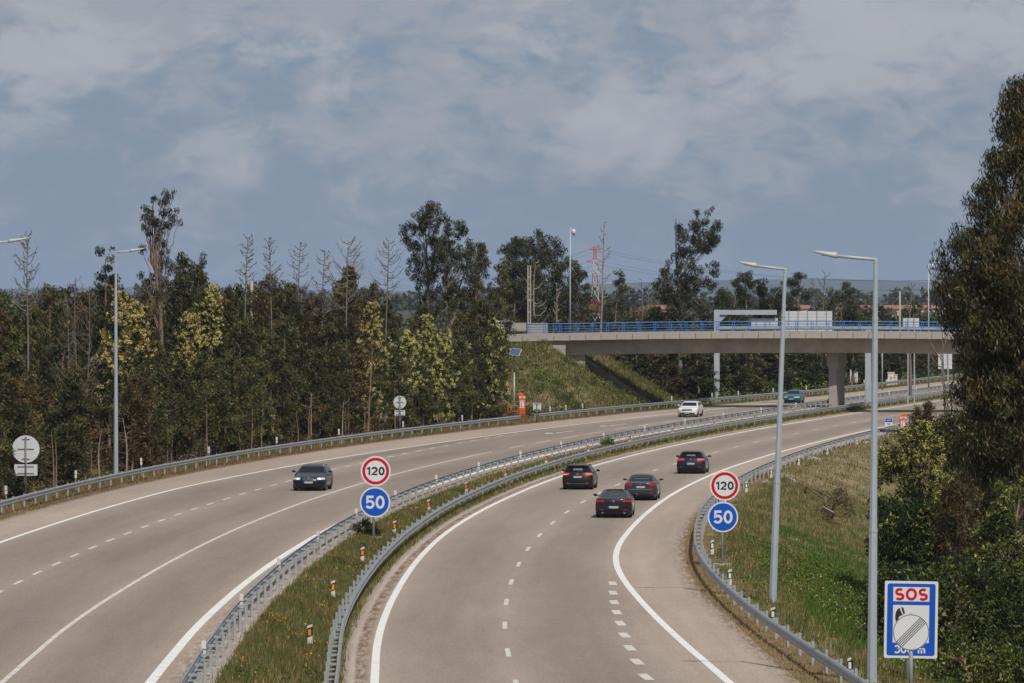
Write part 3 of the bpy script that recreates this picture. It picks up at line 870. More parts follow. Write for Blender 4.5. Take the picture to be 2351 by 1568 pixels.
# handset symbol: curved body and the two pads, split by a white slot
for flip in (1, -1):
    def hp(px, py): return (sx(px), sz(py if flip == 1 else 2*1435-py))
    MB().prism([hp(*p) for p in ((2062.5, 1395.5), (2058, 1399.5), (2054.5, 1406), (2053, 1414), (2053.5, 1422), (2055, 1429), (2057, 1435), (2063, 1435), (2061.5, 1427), (2061, 1421), (2062, 1416.5), (2065.5, 1413.8), (2070, 1413))][::flip], -.0275, -.0225).build('handset_symbol', M['sign_black'], board)
    MB().prism([hp(*p) for p in ((2066.3, 1394.8), (2071.3, 1394.8), (2075.6, 1407.5), (2072.3, 1411.5))][::flip], -.0275, -.0225).build('earpiece_symbol', M['sign_black'], board)

# km board A17 93
Yk = 452.0; Xk = at(2040.5, Yk); zb = gzf(Xk, Yk); k = Yk/FO
root = tag(empty('kilometre_sign', (Xk, Yk, zb)), 'small A17 93 kilometre board left of the right orange telephone', 'road sign')
MB().tube([(0, .05, -.3), (0, .05, zt(975, Yk)-zb)], .05, 10).build('post', M['galv'], root, True)
bd = MB().box(-8.4*k, 8.4*k, -.012, .02, zt(978, Yk)-zb, zt(960, Yk)-zb).build('board', M['sign_white'], root)
MB().box(-7.8*k, 7.8*k, -.018, -.01, zt(969.5, Yk)-zb, zt(960.6, Yk)-zb).build('blue_field', M['sign_blue'], bd)
put_text('A17', 8.4*k, 3.6*k, M['sign_white'], bd, 0, -.022, zt(965.2, Yk)-zb, .03)
put_text('93', 7.2*k, 4.6*k, M['sign_black'], bd, 0, -.018, zt(973.8, Yk)-zb, .02)

def Y_on(line, px, extra=0.0, lo=200, hi=800):
    ys = np.arange(lo, hi, .5); xs = CX + LX(line, ys, extra)/ys*FO
    i = int(np.argmin(abs(xs-px))); return float(ys[i])
# sign backs
def back_of_round_and_plate(label, px, Y, cy, r, plate, gx=0):
    X = at(px, Y); zb = gzf(X, Y); k = Y/FO
    root = tag(empty('sign_seen_from_behind', (X, Y, zb)), label, 'road sign', 'signs facing the oncoming traffic')
    top = zt(cy, Y)-zb+r*k*.9
    MB().tube([(0, -.05, -.3), (0, -.05, top)], 2.0*k, 10).build('post', M['steel_dark'], root, True)
    d = MB().prism(disc(0, zt(cy, Y)-zb, r*k, 48), 0, .03).build('disc', M['sign_back'], root)
    for q in (-.72, 0, .72):
        w_ = (.6 if q == 0 else .28)*r*k
        MB().box(-w_, w_, -.03, -.002, zt(cy, Y)-zb+q*r*k-.02, zt(cy, Y)-zb+q*r*k+.02).build('bracket', M['steel_dark'], root)
    x0, x1, y0, y1 = plate
    z0, z1 = zt(y1, Y)-zb, zt(y0, Y)-zb
    MB().prism(rrect(-(x1-x0)/2*k, (x1-x0)/2*k, z0, z1, .04), 0, .03).build('plate', M['sign_back'], root)
    for q in (.2, .8):
        z_ = z0+(z1-z0)*q
        MB().box(-(x1-x0)*.36*k, (x1-x0)*.36*k, -.03, -.002, z_-.015, z_+.015).build('bracket', M['steel_dark'], root)
back_of_round_and_plate('back of a round sign over a plate at the far left edge', 59, Y_on('railA', 59, -1.1, 235), 1031, 31.5, (32.5, 85.5, 1066, 1092))
back_of_round_and_plate('back of a small round sign over a plate in front of the yellow acacias', 918, Y_on('railA', 918, -1.1), 923.5, 14.7, (906, 930, 942, 954))
def back_plate(label, px, Y, x0, x1, y0, y1, base_py=None, mat='sign_back', group=None):
    X = at(px, Y); zb = gzf(X, Y); k = Y/FO
    root = tag(empty('sign_seen_from_behind', (X, Y, zb)), label, 'road sign', 'signs facing the oncoming traffic')
    z0, z1 = zt(y1, Y)-zb, zt(y0, Y)-zb
    MB().tube([(0, -.05, -.3), (0, -.05, z1-.03)], 1.6*k, 8).build('post', M['steel_dark'], root, True)
    MB().prism(rrect((x0-px)*k, (x1-px)*k, z0, z1, .05), 0, .03).build('plate', M[mat], root)
    for q in (.12, .88):
        z_ = z0+(z1-z0)*q
        MB().box((x0-px)*.75*k, (x1-px)*.75*k, -.03, -.002, z_-.03, z_+.03).build('bracket', M['steel_dark'], root)
back_plate('small square sign back at the gap in the left barrier beside the orange telephone', 1232.8, yb_start-2, 1224, 1242, 925, 942)
back_plate('tall white sign back behind the bridge pier', 1961, 668, 1951.8, 1969.5, 848, 878)
def back_panel(label, px, Y, x0, x1, y0, y1):
    X = at(px, Y); zb = gzf(X, Y); k = Y/FO
    root = tag(empty('sign_board', (X, Y, zb)), label, 'road sign', 'signs facing the oncoming traffic')
    z0, z1 = zt(y1, Y)-zb, zt(y0, Y)-zb
    for q in (.3, .7):
        xq = (x0+(x1-x0)*q-px)*k
        MB().box(xq-.07, xq+.07, -.15, -.01, -.3, z1-.05).build('post', M['galv'], root)
    n = max(3, int((z1-z0)/.45))
    for i in range(n):
        a = z0+(z1-z0)*i/n; b = z0+(z1-z0)*(i+1)/n-.02
        MB().box((x0-px)*k, (x1-px)*k, -.005, .05, a, b).build('slat', M['sign_back'], root)
back_panel('large board half hidden by the big eucalyptus, right of the bridge', 2170, 640, 2154, 2186, 806, 847)
back_panel('small panel back above the bridge railing near its right end', 2092, 575, 2073.5, 2110, 730, 754)

# ------------------------------------------------------------------ emergency telephones
def sos_phone(label, px, Y, y_top, y_bot, number, mirror=1):
    X = at(px, Y); zb = gzf(X, Y); k = Y/FO
    H = max(1.9, (y_bot-y_top)*k)
    root = tag(empty('emergency_telephone', (X, Y, zb)), label, 'emergency telephone', 'orange emergency telephones')
    w, d = 7.2*k, 0.28
    m_ = mirror
    prof = [(-w*.95*m_, -.1), (w*.95*m_, -.1), (w*m_, H*.80), (w*.85*m_, H*.88), (w*.2*m_, H*.97), (-w*.9*m_, H), (-w*1.35*m_, H*.95), (-w*1.1*m_, H*.86), (-w*.95*m_, H*.74)]
    body = MB().prism(prof, -d, d).build('housing', M['orange'], root)
    bv = body.modifiers.new('bevel', 'BEVEL'); bv.width = 0.03; bv.segments = 2
    b = MB().box(-w*1.0, w*1.0, -d-.012, -d+.01, H*.80, H*.865).build('number_band', M['sign_white'], root)
    put_text(number, w*1.1, H*.035, M['sign_black'], b, 0, -d-.016, H*.832, .01)
    p = MB().box(-w*.75, w*.60, -d-.012, -d+.01, H*.44, H*.72).build('panel', M['sign_white'], root)
    put_text('SOS', w*1.1, H*.055, M['sign_red'], p, -w*.06, -d-.016, H*.685, .01)
    arc = [(-w*.05+math.cos(math.radians(t))*w*.38, H*.55+math.sin(math.radians(t))*H*.085) for t in np.linspace(110, 300, 10)]
    arc += [(-w*.0+math.cos(math.radians(t))*w*.24, H*.55+math.sin(math.radians(t))*H*.055) for t in np.linspace(290, 120, 8)]
    MB().prism(arc, -d-.018, -d-.012).build('handset_symbol', M['sign_black'], p)
    return root
sos_phone('orange SOS telephone 1083 beside the solar panel pole on the left verge', 1199, 486, 913, 975, '1083')
sos_phone('orange SOS telephone 1082 among the bushes on the right verge', 2073, 432, 945, 1005, '1082', -1)
# small tubular guard next to the left telephone
Yg = 488; Xg = at(1175, Yg); zb = gzf(Xg, Yg); k = Yg/FO
root = tag(empty('tubular_guard_rail', (Xg, Yg, zb)), 'low orange tube railing left of the left telephone', 'railing')
x0, x1 = -9*k, 15*k
MB().tube([(x0, 0, -.2), (x0, 0, 1.0), (x0+.1, 0, 1.12), (x1-.15, 0, 1.12), (x1, 0, .95), (x1, 0, -.2)], .035, 8).build('frame', M['orange'], root, True)
MB().tube([(x0, 0, .58), (x1, 0, .58)], .03, 8).build('crossbar', M['orange'], root, True)
MB().tube([(x0*.2, 0, -.2), (x0*.2, 0, 1.1)], .03, 8).build('upright', M['orange'], root, True)
# solar panel pole
Yp = 490; Xp = at(1180.5, Yp); zb = gzf(Xp, Yp); k = Yp/FO
root = tag(empty('solar_panel_pole', (Xp, Yp, zb)), 'solar panel on a slim pole next to the left telephone', 'solar panel pole')
zt_ = zt(811, Yp)-zb
MB().tube([(0, 0, -.3), (0, 0, zt_*.70)], .07, 10).build('lower_pole', M['galv'], root, True)
MB().tube([(0, 0, zt_*.70), (0, 0, zt_)], .055, 10).build('upper_pole', M['steel_dark'], root, True)
pn = MB().box(-.48, .48, -.5, .5, -.02, .02).build('panel_frame', M['sign_back'], root, loc=(.12, -.05, zt_+.12), rot=(math.radians(38), math.radians(6), math.radians(-14)))
for i in range(6):
    for j in range(3):
        MB().box(-.45+i*.15+.006, -.45+(i+1)*.15-.006, -.47+j*.313+.006, -.47+(j+1)*.313-.006, .0205, .027).build('solar_cell', M['solar'], pn)

# ------------------------------------------------------------------ lamp posts
def lamp_post(label, px, Y, top_py, arm_dir, zb=None, lean=0.0, arm_px=60, head_px=36):
    X = at(px, Y); zb = gzf(X, Y) if zb is None else zb
    k = Y/FO; H = zt(top_py, Y)-zb
    root = tag(empty('lamp_post', (X, Y, zb)), label, 'lamp post', 'tall road lamp posts')
    root.rotation_euler = (0, lean, 0)
    MB().tube([(0, 0, -.5), (0, 0, H*.36)], [.155, .125], 8, phase=.39).build('lower_shaft', M['pole'], root)
    MB().tube([(0, 0, H*.36), (0, 0, H*.86)], [.118, .085], 8, phase=.39).build('middle_shaft', M['pole'], root)
    MB().tube([(0, 0, H*.86), (0, 0, H)], [.078, .066], 8, phase=.39).build('upper_shaft', M['pole'], root)
    for q in (.36, .86): MB().tube([(0, 0, H*q-.05), (0, 0, H*q+.05)], (.135 if q < .5 else .095), 8, phase=.39).build('collar', M['pole'], root)
    MB().box(-.24, .24, -.24, .24, -.06, .04).build('base_plate', M['galv'], root)
    a = arm_px*k*arm_dir; hd = head_px*k*arm_dir
    rise = abs(a)*.085
    MB().tube([(-.05*arm_dir, 0, H), (a*.5, 0, H+rise*.5), (a, 0, H+rise)], .048, 10).build('arm', M['lamp_head'], root, True)
    # flat tapering luminaire
    n = 9; V = []; F = []
    for i in range(n):
        t = i/(n-1)
        x = a + hd*(t*1.12-.06)
        w = .17*math.sin(math.pi*min(1, (.12+.88*t)*.9+.06))**.6*(1-.35*t)
        h = .075*(1-t)**.7+.018
        z = H+rise+.02 + abs(hd)*(.12*t+.06*t*t)
        for (u, v) in ((-1, -.4), (-.75, -1), (.75, -1), (1, -.4), (.8, .6), (0, 1), (-.8, .6)):
            V.append((x, u*w, z+v*h))
    m7 = 7
    for i in range(n-1):
        for j in range(m7): F.append((i*m7+j, i*m7+(j+1) % m7, (i+1)*m7+(j+1) % m7, (i+1)*m7+j))
    F += [tuple(range(m7)), tuple((n-1)*m7+j for j in reversed(range(m7)))]
    MB().add(V, F).build('luminaire', M['lamp_head'], root, True)
    xs_ = sorted((a+hd*.25, a+hd*.75))
    MB().box(xs_[0], xs_[1], -.08, .08, H+rise-.035+abs(hd)*.05, H+rise-.02+abs(hd)*.06).build('lens', M['glass_lens'], root)
    return root
lamp_post('tall lamp post on the left verge before the eucalyptus stand', 266, 318, 579, 1, arm_px=34, head_px=30)
lamp_post('lamp post at the left edge, only its arm and head in view', -48, 247, 560, 1, arm_px=70, head_px=42)
lamp_post('leaning lamp post on the right verge behind the second speed sign', 1774, 194.5, 618, -1, lean=math.radians(2.15), arm_px=68, head_px=38)
lamp_post('nearest lamp post, tallest in the picture beside the SOS board', 2002, 152.5, 596, -1, lean=math.radians(.5), arm_px=92, head_px=48)
# far poles with cameras, and plain poles
def camera_pole(label, px, Y, top, side=1, head=True, r=.075, base=None, nm='camera_pole', cat='camera pole'):
    X = at(px, Y); zb = gzf(X, Y) if base is None else base; H = zt(top, Y)-zb
    root = tag(empty(nm, (X, Y, zb)), label, cat)
    MB().tube([(0, 0, -.3), (0, 0, H)], [r*1.3, r*.75], 8).build('pole', M['pole'], root, True)
    if head:
        MB().tube([(0, 0, H-.25), (.38*side, 0, H-.2)], .04, 8).build('bracket', M['white_plastic'], root, True)
        MB().tube([(.38*side, 0, H-.12), (.38*side, 0, H-.35), (.38*side, 0, H-.6), (.38*side, 0, H-.72)], [.1, .2, .18, .05], 12).build('camera_dome', M['white_plastic'], root, True)
        MB().tube([(.38*side, -.02, H-.60), (.38*side, -.02, H-.78)], [.155, .06], 12).build('dome_glass', M['black_plastic'], root, True)
    return root
camera_pole('slim pole with a dome camera above the left end of the bridge', 1309, 548, 523, 1)
camera_pole('slim pole with a small camera behind the right part of the bridge', 2132, 640, 604, 1)
camera_pole('short plain pole standing beyond the right span under the bridge', 2025.5, 640, 770, 1, head=False, nm='plain_pole', cat='pole')
def utility_pole(label, px, Y, top, arm=False, tw=False):
    X = at(px, Y); zb = gzf(X, Y); H = zt(top, Y)-zb
    root = tag(empty('utility_pole', (X, Y, zb)), label, 'utility pole')
    if tw:
        for s in (-.13, .13): MB().box(s-.07, s+.07, -.14, .14, -.3, H).build('pole_leg', M['concrete'], root)
        for q in np.arange(.1, 1, .1): MB().box(-.06, .06, -.1, .1, H*q-.1, H*q+.1).build('rung', M['concrete'], root)
    else: MB().tube([(0, 0, -.3), (0, 0, H)], [.2, .12], 8).build('shaft', M['concrete'], root, True)
    if arm:
        MB().box(-.1, .75, -.06, .06, H-.35, H-.22).build('crossarm', M['steel_dark'], root)
utility_pole('twin-legged concrete pole left of the camera pole, behind the bridge', 1215, 560, 609, tw=True)
utility_pole('concrete pole with a stub arm above the right part of the bridge', 2066, 760, 668, arm=True)
utility_pole('short concrete pole among the eucalyptus tops on the left', 578, 470, 644)

# ------------------------------------------------------------------ gantries beyond the bridge
def gantry(label, px, Y, top, arm_to, panel, arm_py, zb=None, hw=.27):
    X = at(px, Y); zb = gzf(X, Y) if zb is None else zb; k = Y/FO; H = zt(top, Y)-zb
    root = tag(empty('sign_gantry', (X, Y, zb)), label, 'sign gantry')
    MB().box(-hw, hw, -hw, hw, -.3, H).build('column', M['pole'], root)
    MB().box(-hw*1.6, hw*1.6, -hw*1.6, hw*1.6, -.1, .25).build('footing', M['concrete'], root)
    x1 = (arm_to-px)*k; az = zt(arm_py, Y)-zb; s = 1 if x1 > 0 else -1
    MB().box(min(s*hw*1.02, x1), max(s*hw*1.02, x1), -.24, .24, az-.26, az+.26).build('arm', M['pole'], root)
    MB().prism([(s*hw*1.01, az-.27), (s*(hw+.9), az-.27), (s*hw*1.01, az-1.1)], -.05, .05).build('brace', M['pole'], root)
    if panel:
        px0, px1, py0, py1 = panel
        a0, a1 = (px0-px)*k, (px1-px)*k; z0, z1 = zt(py1, Y)-zb, zt(py0, Y)-zb
        n = max(4, int(round((z1-z0)/.32)))
        pa = MB().box(a0, a1, .30, .335, z0, z1).build('sign_panel', M['sign_back'], root)
        for i in range(n):
            za = z0+(z1-z0)*(i+.15)/n; zb_ = z0+(z1-z0)*(i+.85)/n
            MB().box(a0+.02, a1-.02, .27, .299, za, zb_).build('slat', M['sign_back'], pa)
        m_ = 5 if a1-a0 > 4 else 2
        for i in range(m_):
            xq = a0+(a1-a0)*(i+.4)/m_
            MB().box(xq-.045, xq+.045, .18, .268, z0+.05, z1+.08).build('stiffener', M['galv'], pa)
    return root
gantry('cantilever gantry with its column left of the pier and a small panel', 1645.5, 570, 711, 1783.5, (1725, 1786, 731, 752), 717, hw=.30)
gantry('gantry behind the nearest lamp post holding the big ribbed panel', 1993, 556, 757, 1806, (1803, 1911, 714.5, 772), 765, zb=.3, hw=.32)

# roadside cabinets
Yc_ = 690; Xc = at(2045, Yc_); zb = gzf(Xc, Yc_); k = Yc_/FO
root = tag(empty('roadside_cabinet', (Xc, Yc_, zb)), 'cluster of pale electrical cabinets on the far left verge under the bridge', 'cabinet')
zz = zt(883, Yc_)-zb
for (a, b, t, nm) in ((-7, 8, 856, 'tall_housing'), (-11, -3, 871, 'small_housing'), (0.5, 9.5, 865.5, 'meter_housing'), (8.5, 14.5, 861, 'side_housing')):
    dpt = .5 + .15*(nm != 'tall_housing')
    c_ = MB().box(a*k, b*k, -dpt, .4, zz-.3, zt(t, Yc_)-zb).build(nm, M['plaster'], root)
    if nm != 'small_housing': MB().box(a*k-.05, b*k+.05, -dpt-.05, .45, zt(t, Yc_)-zb+.003, zt(t, Yc_)-zb+.09).build('cap', M['plaster'], c_)
MB().box(-12*k, 15*k, -.9, .6, zz-.8, zz-.05).build('plinth', M['concrete'], root)

# ------------------------------------------------------------------ delineators
ORD = ['nearest','second','third','fourth','fifth','sixth','seventh','eighth','ninth','tenth','eleventh','twelfth','thirteenth','fourteenth','fifteenth','sixteenth','seventeenth','eighteenth','nineteenth','twentieth','twenty-first','twenty-second','twenty-third','twenty-fourth','twenty-fifth','twenty-sixth','twenty-seventh']
def delineator_proto(kind):
    root = empty('delineator_post')
    H = 1.0
    w = .075 if kind != 'white' else .065
    if kind == 'white':
        MB().prism(rrect(-w, w, .54, 1.0, .02, 2), -.04, .04).build('body', M['white_plastic'], root)
        MB().box(-.02, .02, -.02, .02, -.3, .55).build('stem', M['galv'], root)
        MB().box(-w-.002, w+.002, -.045, .045, .74, .76).build('seam', M['black_plastic'], root)
    else:
        MB().box(-.02, .02, -.02, .02, .0, .43).build('stem', M['galv'], root)
        MB().prism([(-w, .42), (w, .42), (w, 1.05), (-w, 1.0)], -.05, .05).build('body', M['white_plastic'], root)
        MB().prism([(-w-.003, .63), (w+.003, .69), (w+.003, .975), (-w-.003, .915)], -.054, .054).build('black_band', M['black_plastic'], root)
        MB().box(-w*.62, w*.62, -.064, -.055, .70, .89).build('reflector', M['amber' if kind == 'amber' else 'reflect'], root)
    return root
protos = {}
def delineator(kind, X, Y, z, label, group, sc=1.0):
    if kind not in protos:
        o = protos[kind] = delineator_proto(kind)
    else: o = copy_tree(protos[kind])
    o.location = (X, Y, z); o.scale = (sc, sc, sc)
    o.rotation_euler = (random.uniform(-.03, .03), random.uniform(-.05, .05), random.uniform(-.25, .1))
    tag(o, label, 'delineator', group)
for i, Y in enumerate(np.arange(149.5, 640, 24.2)):
    delineator('white', float(LX('railC', Y, .02)), Y, ZL-.08, f'white marker post on the left median barrier, {ORD[i]} from the camera', 'white markers on the left median barrier')
for i, Y in enumerate(np.arange(165, 600, 26.0)):
    X = float(LX('railD', Y, -.95)); delineator('amber', X, Y, gzf(X, Y)-.36, f'black and white median post with amber reflector, {ORD[i]} from the camera', 'amber reflector posts in the median', 1.0)
for i, Y in enumerate(np.arange(153.6, 440, 25.4)):
    X = float(LX('railE', Y, .75)); delineator('bw', X, Y, gzf(X, Y)-.36, f'black and white post behind the right barrier, {ORD[i]} from the camera', 'reflector posts behind the right barrier', 1.0)
for i, px in enumerate([16, 173, 324, 482, 635, 780, 925, 1062, 1263, 1300, 1337, 1542, 1574, 1636, 1695, 1776, 1851, 1984, 2100]):
    Y = Y_on('railA', px, -1.0); X = float(LX('railA', Y, -1.0))
    delineator('white', X, Y, gzf(X, Y)+.25, f'white marker post behind the left verge barrier, {ORD[i]} from the camera', 'white markers behind the left verge barrier', .95)

# ------------------------------------------------------------------ bridge
YB = 530.0; KB = YB/FO
bridge = tag(empty('road_bridge', (at(1300, YB), YB, 6.0)), 'concrete overpass with blue railing crossing the motorway', 'bridge')
BX, BZ = bridge.location.x, 6.0
def zpb(X): return 7.60-.00042*(X-29)**2        # bottom of the parapet panels, a slight crest
def bpart(mb, name, mat, parent=None, smooth=False):
    o = mb.build(name, mat, parent or bridge, smooth)
    if parent is None: o.location = (-BX, -YB, -BZ)
    return o
pw = 61.5/1.7014*KB
x = at(1163, YB); xr = 72.0
PANEL = MB().box(0.022, pw-.022, -.16, .16, 0, .70).mesh('parapet_panel', M['concrete'])
while x < xr:
    o = obj('parapet_panel', PANEL, bridge, (x-BX, .16, zpb(x+pw/2)-BZ), (0, -.0, 0)); x += pw
xl = at(1163, YB)
# deck slab and girders as long lofts following the crest
def loft_x(xs, zf, prof, closed=True):
    V = []; F = []; n = len(prof)
    for X in xs:
        for (y, z) in prof: V.append((X, y, zf(X)+z))
    for i in range(len(xs)-1):
        for j in range(n): F.append((i*n+j, (i+1)*n+j, (i+1)*n+(j+1) % n, i*n+(j+1) % n))
    F += [tuple(range(n)), tuple((len(xs)-1)*n+j for j in reversed(range(n)))]
    return MB().add(V, F)
xs = np.arange(xl, 74, 2.0)
xg = np.arange(at(1299, YB), 74, 2.0)
bpart(loft_x(xs, zpb, [(YB+.3, .1), (YB+11.2, .1), (YB+11.2, .42), (YB+.34, .42)]), 'deck_slab', M['concrete'])
bpart(loft_x(xs, zpb, [(YB+.34, .425), (YB+11.0, .425), (YB+11.0, .46), (YB+.34, .46)]), 'bridge_road_surface', M['steel_dark'])
for y0, y1 in ((YB+1.25, YB+10.2),):
    bpart(loft_x(xg, zpb, [(y0, -1.50), (y1, -1.50), (y1+.3, .095), (y0-.25, .095)]), 'girder', M['concrete_dark'])
# joints on the girder face
for X in (at(1755, YB), at(1994, YB), at(1640, YB)):
    bpart(MB().box(X-.02, X+.02, YB+1.22, YB+1.30, zpb(X)-1.46, zpb(X)+.05), 'joint', M['steel_dark'])
bpart(loft_x(xs, zpb, [(YB+11.0, .0), (YB+11.35, .0), (YB+11.35, .7), (YB+11.0, .7)]), 'far_kerb_beam', M['concrete'])
# abutment and wing wall
XA = at(1298, YB)
bpart(MB().prism([(xl, 5.6), (XA, 4.9), (XA+.05, 7.45), (xl, 7.25)], YB+.35, YB+.9), 'wing_wall', M['concrete'])
bpart(MB().box(XA-2.0, at(1344, YB), YB+1.6, YB+10.5, 3.5, 6.05), 'abutment', M['concrete_dark'])
bpart(MB().box(xl-.2, at(1208.5, YB), YB-.05, YB+.30, 8.33, 9.15), 'end_block', M['concrete'])
bpart(MB().box(xl+.1, at(1208.5, YB)-.1, YB+.0, YB+.28, 8.24, 8.33), 'end_block_bearing', M['concrete_dark'])
bpart(MB().box(at(1210.5, YB), at(1258, YB), YB+1.1, YB+1.5, 8.0, 9.12), 'barrier_block', M['concrete'])
# blue railing
def rail_line(dz, r, name):
    xs_ = np.arange(at(1210, YB), 73, 3.0)
    bpart(MB().tube([(X, YB+.15, zpb(X)+.70+dz) for X in xs_], r, 6), name, M['blue_rail'], smooth=True)
rail_line(.99, .055, 'handrail')
for dz in (.70, .46, .20): rail_line(dz, .032, 'rail_bar')
RP = MB().box(-.03, .03, -.045, .045, 0, .97).add([], []).mesh('railing_post', M['blue_rail'])
x = at(1212, YB)
n_ = 0
while x < 73:
    obj('railing_post', RP, bridge, (x-BX, .15, zpb(x)+.70-BZ))
    obj('railing_post', RP, bridge, (x+.19-BX, .15, zpb(x)+.70-BZ)); x += pw; n_ += 1
# galvanised barrier on the far side of the deck
bpart(loft_x(np.arange(at(1655, YB), 73, 4.0), zpb, [(YB+10.2, .92), (YB+10.27, .88), (YB+10.27, 1.16), (YB+10.2, 1.2)]), 'far_side_barrier', M['galv'])
FP = MB().box(-.05, .05, -.05, .05, 0, 1.05).mesh('barrier_post', M['galv'])
x = at(1655, YB)
while x < 72: obj('barrier_post', FP, bridge, (x-BX, 10.35, zpb(x)-BZ)); x += 3.0
# pier: long thin wall along the median with a flared head
XP = at(1911, YB+4.0); ang = math.atan(slope(540))
def pier(x0, y0, L, w, label_parent):
    g = []
    def sect(z, ww, ll0, ll1):
        return [(-ww/2, ll0, z), (ww/2, ll0, z), (ww/2, ll1, z), (-ww/2, ll1, z)]
    V = sect(-.5, w, 0, L)+sect(4.35, w, 0, L)+sect(5.0, w+.36, -.15, L+.15)+sect(6.10, w+.36, -.15, L+.15)
    F = [(0, 3, 2, 1), (12, 13, 14, 15)]
    for i in range(3):
        for j in range(4): F.append((i*4+j, i*4+(j+1) % 4, (i+1)*4+(j+1) % 4, (i+1)*4+j))
    o = MB().add(V, F).build('pier', M['concrete'], bridge)
    o.location = (x0-BX, y0-YB, -BZ); o.rotation_euler = (0, 0, -ang)
    bv = o.modifiers.new('bevel', 'BEVEL'); bv.width = .06; bv.segments = 2
    return o
pier(XP, YB+3.6, 5.6, .82, bridge)
pier(XP+1.05, YB+9.0, 1.3, .7, bridge)

# ------------------------------------------------------------------ foliage engine
def tube_arrays(polys, sides=5):
    """polys: list of (points (n,3), radii (n,)) -> verts, quads"""
    Vs, Fs, off_ = [], [], 0
    th = np.arange(sides)*2*np.pi/sides
    for P, R in polys:
        P = np.asarray(P, float); R = np.asarray(R, float); n = len(P)
        d = np.gradient(P, axis=0); d /= np.linalg.norm(d, axis=1)[:, None]+1e-9
        up = np.where(np.abs(d[:, 2:3]) > .95, np.array([[1., 0, 0]]), np.array([[0, 0, 1.]]))
        a = np.cross(d, up); a /= np.linalg.norm(a, axis=1)[:, None]+1e-9
        b = np.cross(d, a)
        ring = P[:, None, :] + R[:, None, None]*(a[:, None, :]*np.cos(th)[None, :, None] + b[:, None, :]*np.sin(th)[None, :, None])
        Vs.append(ring.reshape(-1, 3))
        i, j = np.meshgrid(np.arange(n-1), np.arange(sides), indexing='ij')
        q = (j+1) % sides
        Fs.append(np.stack([i*sides+j, (i+1)*sides+j, (i+1)*sides+q, i*sides+q], -1).reshape(-1, 4)+off_)
        off_ += n*sides
    return np.concatenate(Vs), np.concatenate(Fs)

def leaf_arrays(C, D, length, width, cols):
    """C centres, D unit long axes, cols (n,3): one rhombic leaf each"""
    n = len(C)
    rnd = RNG.normal(size=(n, 3))
    S = np.cross(D, rnd); S /= np.linalg.norm(S, axis=1)[:, None]+1e-9
    L = length[:, None]; W = width[:, None]
    Nn = np.cross(D, S)
    V = np.stack([C-D*L*.5, C+S*W*.5+Nn*W*.12, C+D*L*.5, C-S*W*.5+Nn*W*.12], 1).reshape(-1, 3)
    F = np.arange(4*n).reshape(n, 4)
    return V, F, np.repeat(cols, 4, axis=0)

def unit(v): return v/(np.linalg.norm(v, axis=-1, keepdims=True)+1e-9)

PAL = {
 'young': [((.019,.024,.008), 5), ((.056,.062,.018), 4), ((.105,.100,.028), 3.2), ((.130,.090,.032), 1.8), ((.085,.098,.052), 1.6)],
 'young_brown': [((.024,.024,.010), 5), ((.100,.070,.026), 3), ((.14,.088,.032), 1.6), ((.080,.072,.022), 3)],
 'euc': [((.016,.021,.008), 6), ((.042,.050,.015), 3), ((.085,.084,.026), 1.5), ((.10,.074,.026), .8)],
 'bigeuc': [((.016,.021,.008), 5.5), ((.066,.072,.022), 3), ((.145,.128,.040), 2.2), ((.175,.115,.036), 1.7), ((.16,.165,.090), 1.2)],
 'acacia': [((.013,.020,.006), 7), ((.042,.058,.012), 3), ((.11,.115,.024), 1.6)],
 'shrub': [((.018,.032,.008), 5), ((.066,.098,.016), 3), ((.13,.155,.030), 2.0)],
 'lush': [((.045,.095,.010), 3), ((.080,.160,.018), 3), ((.13,.21,.03), 1.6)],
 'reddish': [((.115,.070,.028), 3), ((.075,.058,.022), 3), ((.045,.046,.015), 3)],
}
def pick(pal, n):
    items = PAL[pal]; w = np.array([i[1] for i in items], float); w /= w.sum()
    idx = RNG.choice(len(items), n, p=w)
    base = np.array([i[0] for i in items])[idx]
    return base*RNG.uniform(.75, 1.3, (n, 1))

def clump_leaves(centers, radii, per, pal, length, aspect, droop=0.5, wind=0.25, flat=0.75, clump_tint=0.3):
    """leaves spread through clump volumes"""
    nC = len(centers)
    cnt = np.maximum(6, (per*(radii/np.mean(radii))**2)).astype(int)
    idx = np.repeat(np.arange(nC), cnt); n = len(idx)
    g = unit(RNG.normal(size=(n, 3)))*(RNG.random((n, 1))**.45)
    g[:, 2] *= flat
    C = centers[idx] + g*radii[idx][:, None]
    D = unit(RNG.normal(size=(n, 3)) + np.array([wind, 0, 0]) + np.array([0, 0, -1.0])*droop*2)
    Ls = length*RNG.uniform(.6, 1.35, n)
    cols = pick(pal, n)
    ct = RNG.uniform(1-clump_tint, 1+clump_tint, (nC, 1))
    cols = cols*ct[idx]
    # some clumps lean to one palette colour
    alt = pick(pal, nC); m = RNG.random(nC) < .35
    cols = np.where(m[idx][:, None], cols*.35+alt[idx]*.65, cols)
    return leaf_arrays(C, D, Ls, Ls*aspect*RNG.uniform(.8, 1.3, n), cols)

def puff_arrays(centers, r, n_each, cols, size):
    idx = np.repeat(np.arange(len(centers)), n_each); n = len(idx)
    C = centers[idx] + unit(RNG.normal(size=(n, 3)))*(RNG.random((n, 1))**.5)*r[idx][:, None]
    D = unit(RNG.normal(size=(n, 3)))
    L = size*RNG.uniform(.7, 1.3, n)
    c = np.array(cols)[RNG.integers(0, len(cols), n)]*RNG.uniform(.8, 1.15, (n, 1))
    return leaf_arrays(C, D, L, L*.8, c)

def merge_leaf(parts):
    V, F, T = [], [], []; o = 0
    for v, f, t in parts:
        V.append(v); F.append(f+o); T.append(t); o += len(v)
    return np.concatenate(V), np.concatenate(F), np.concatenate(T)

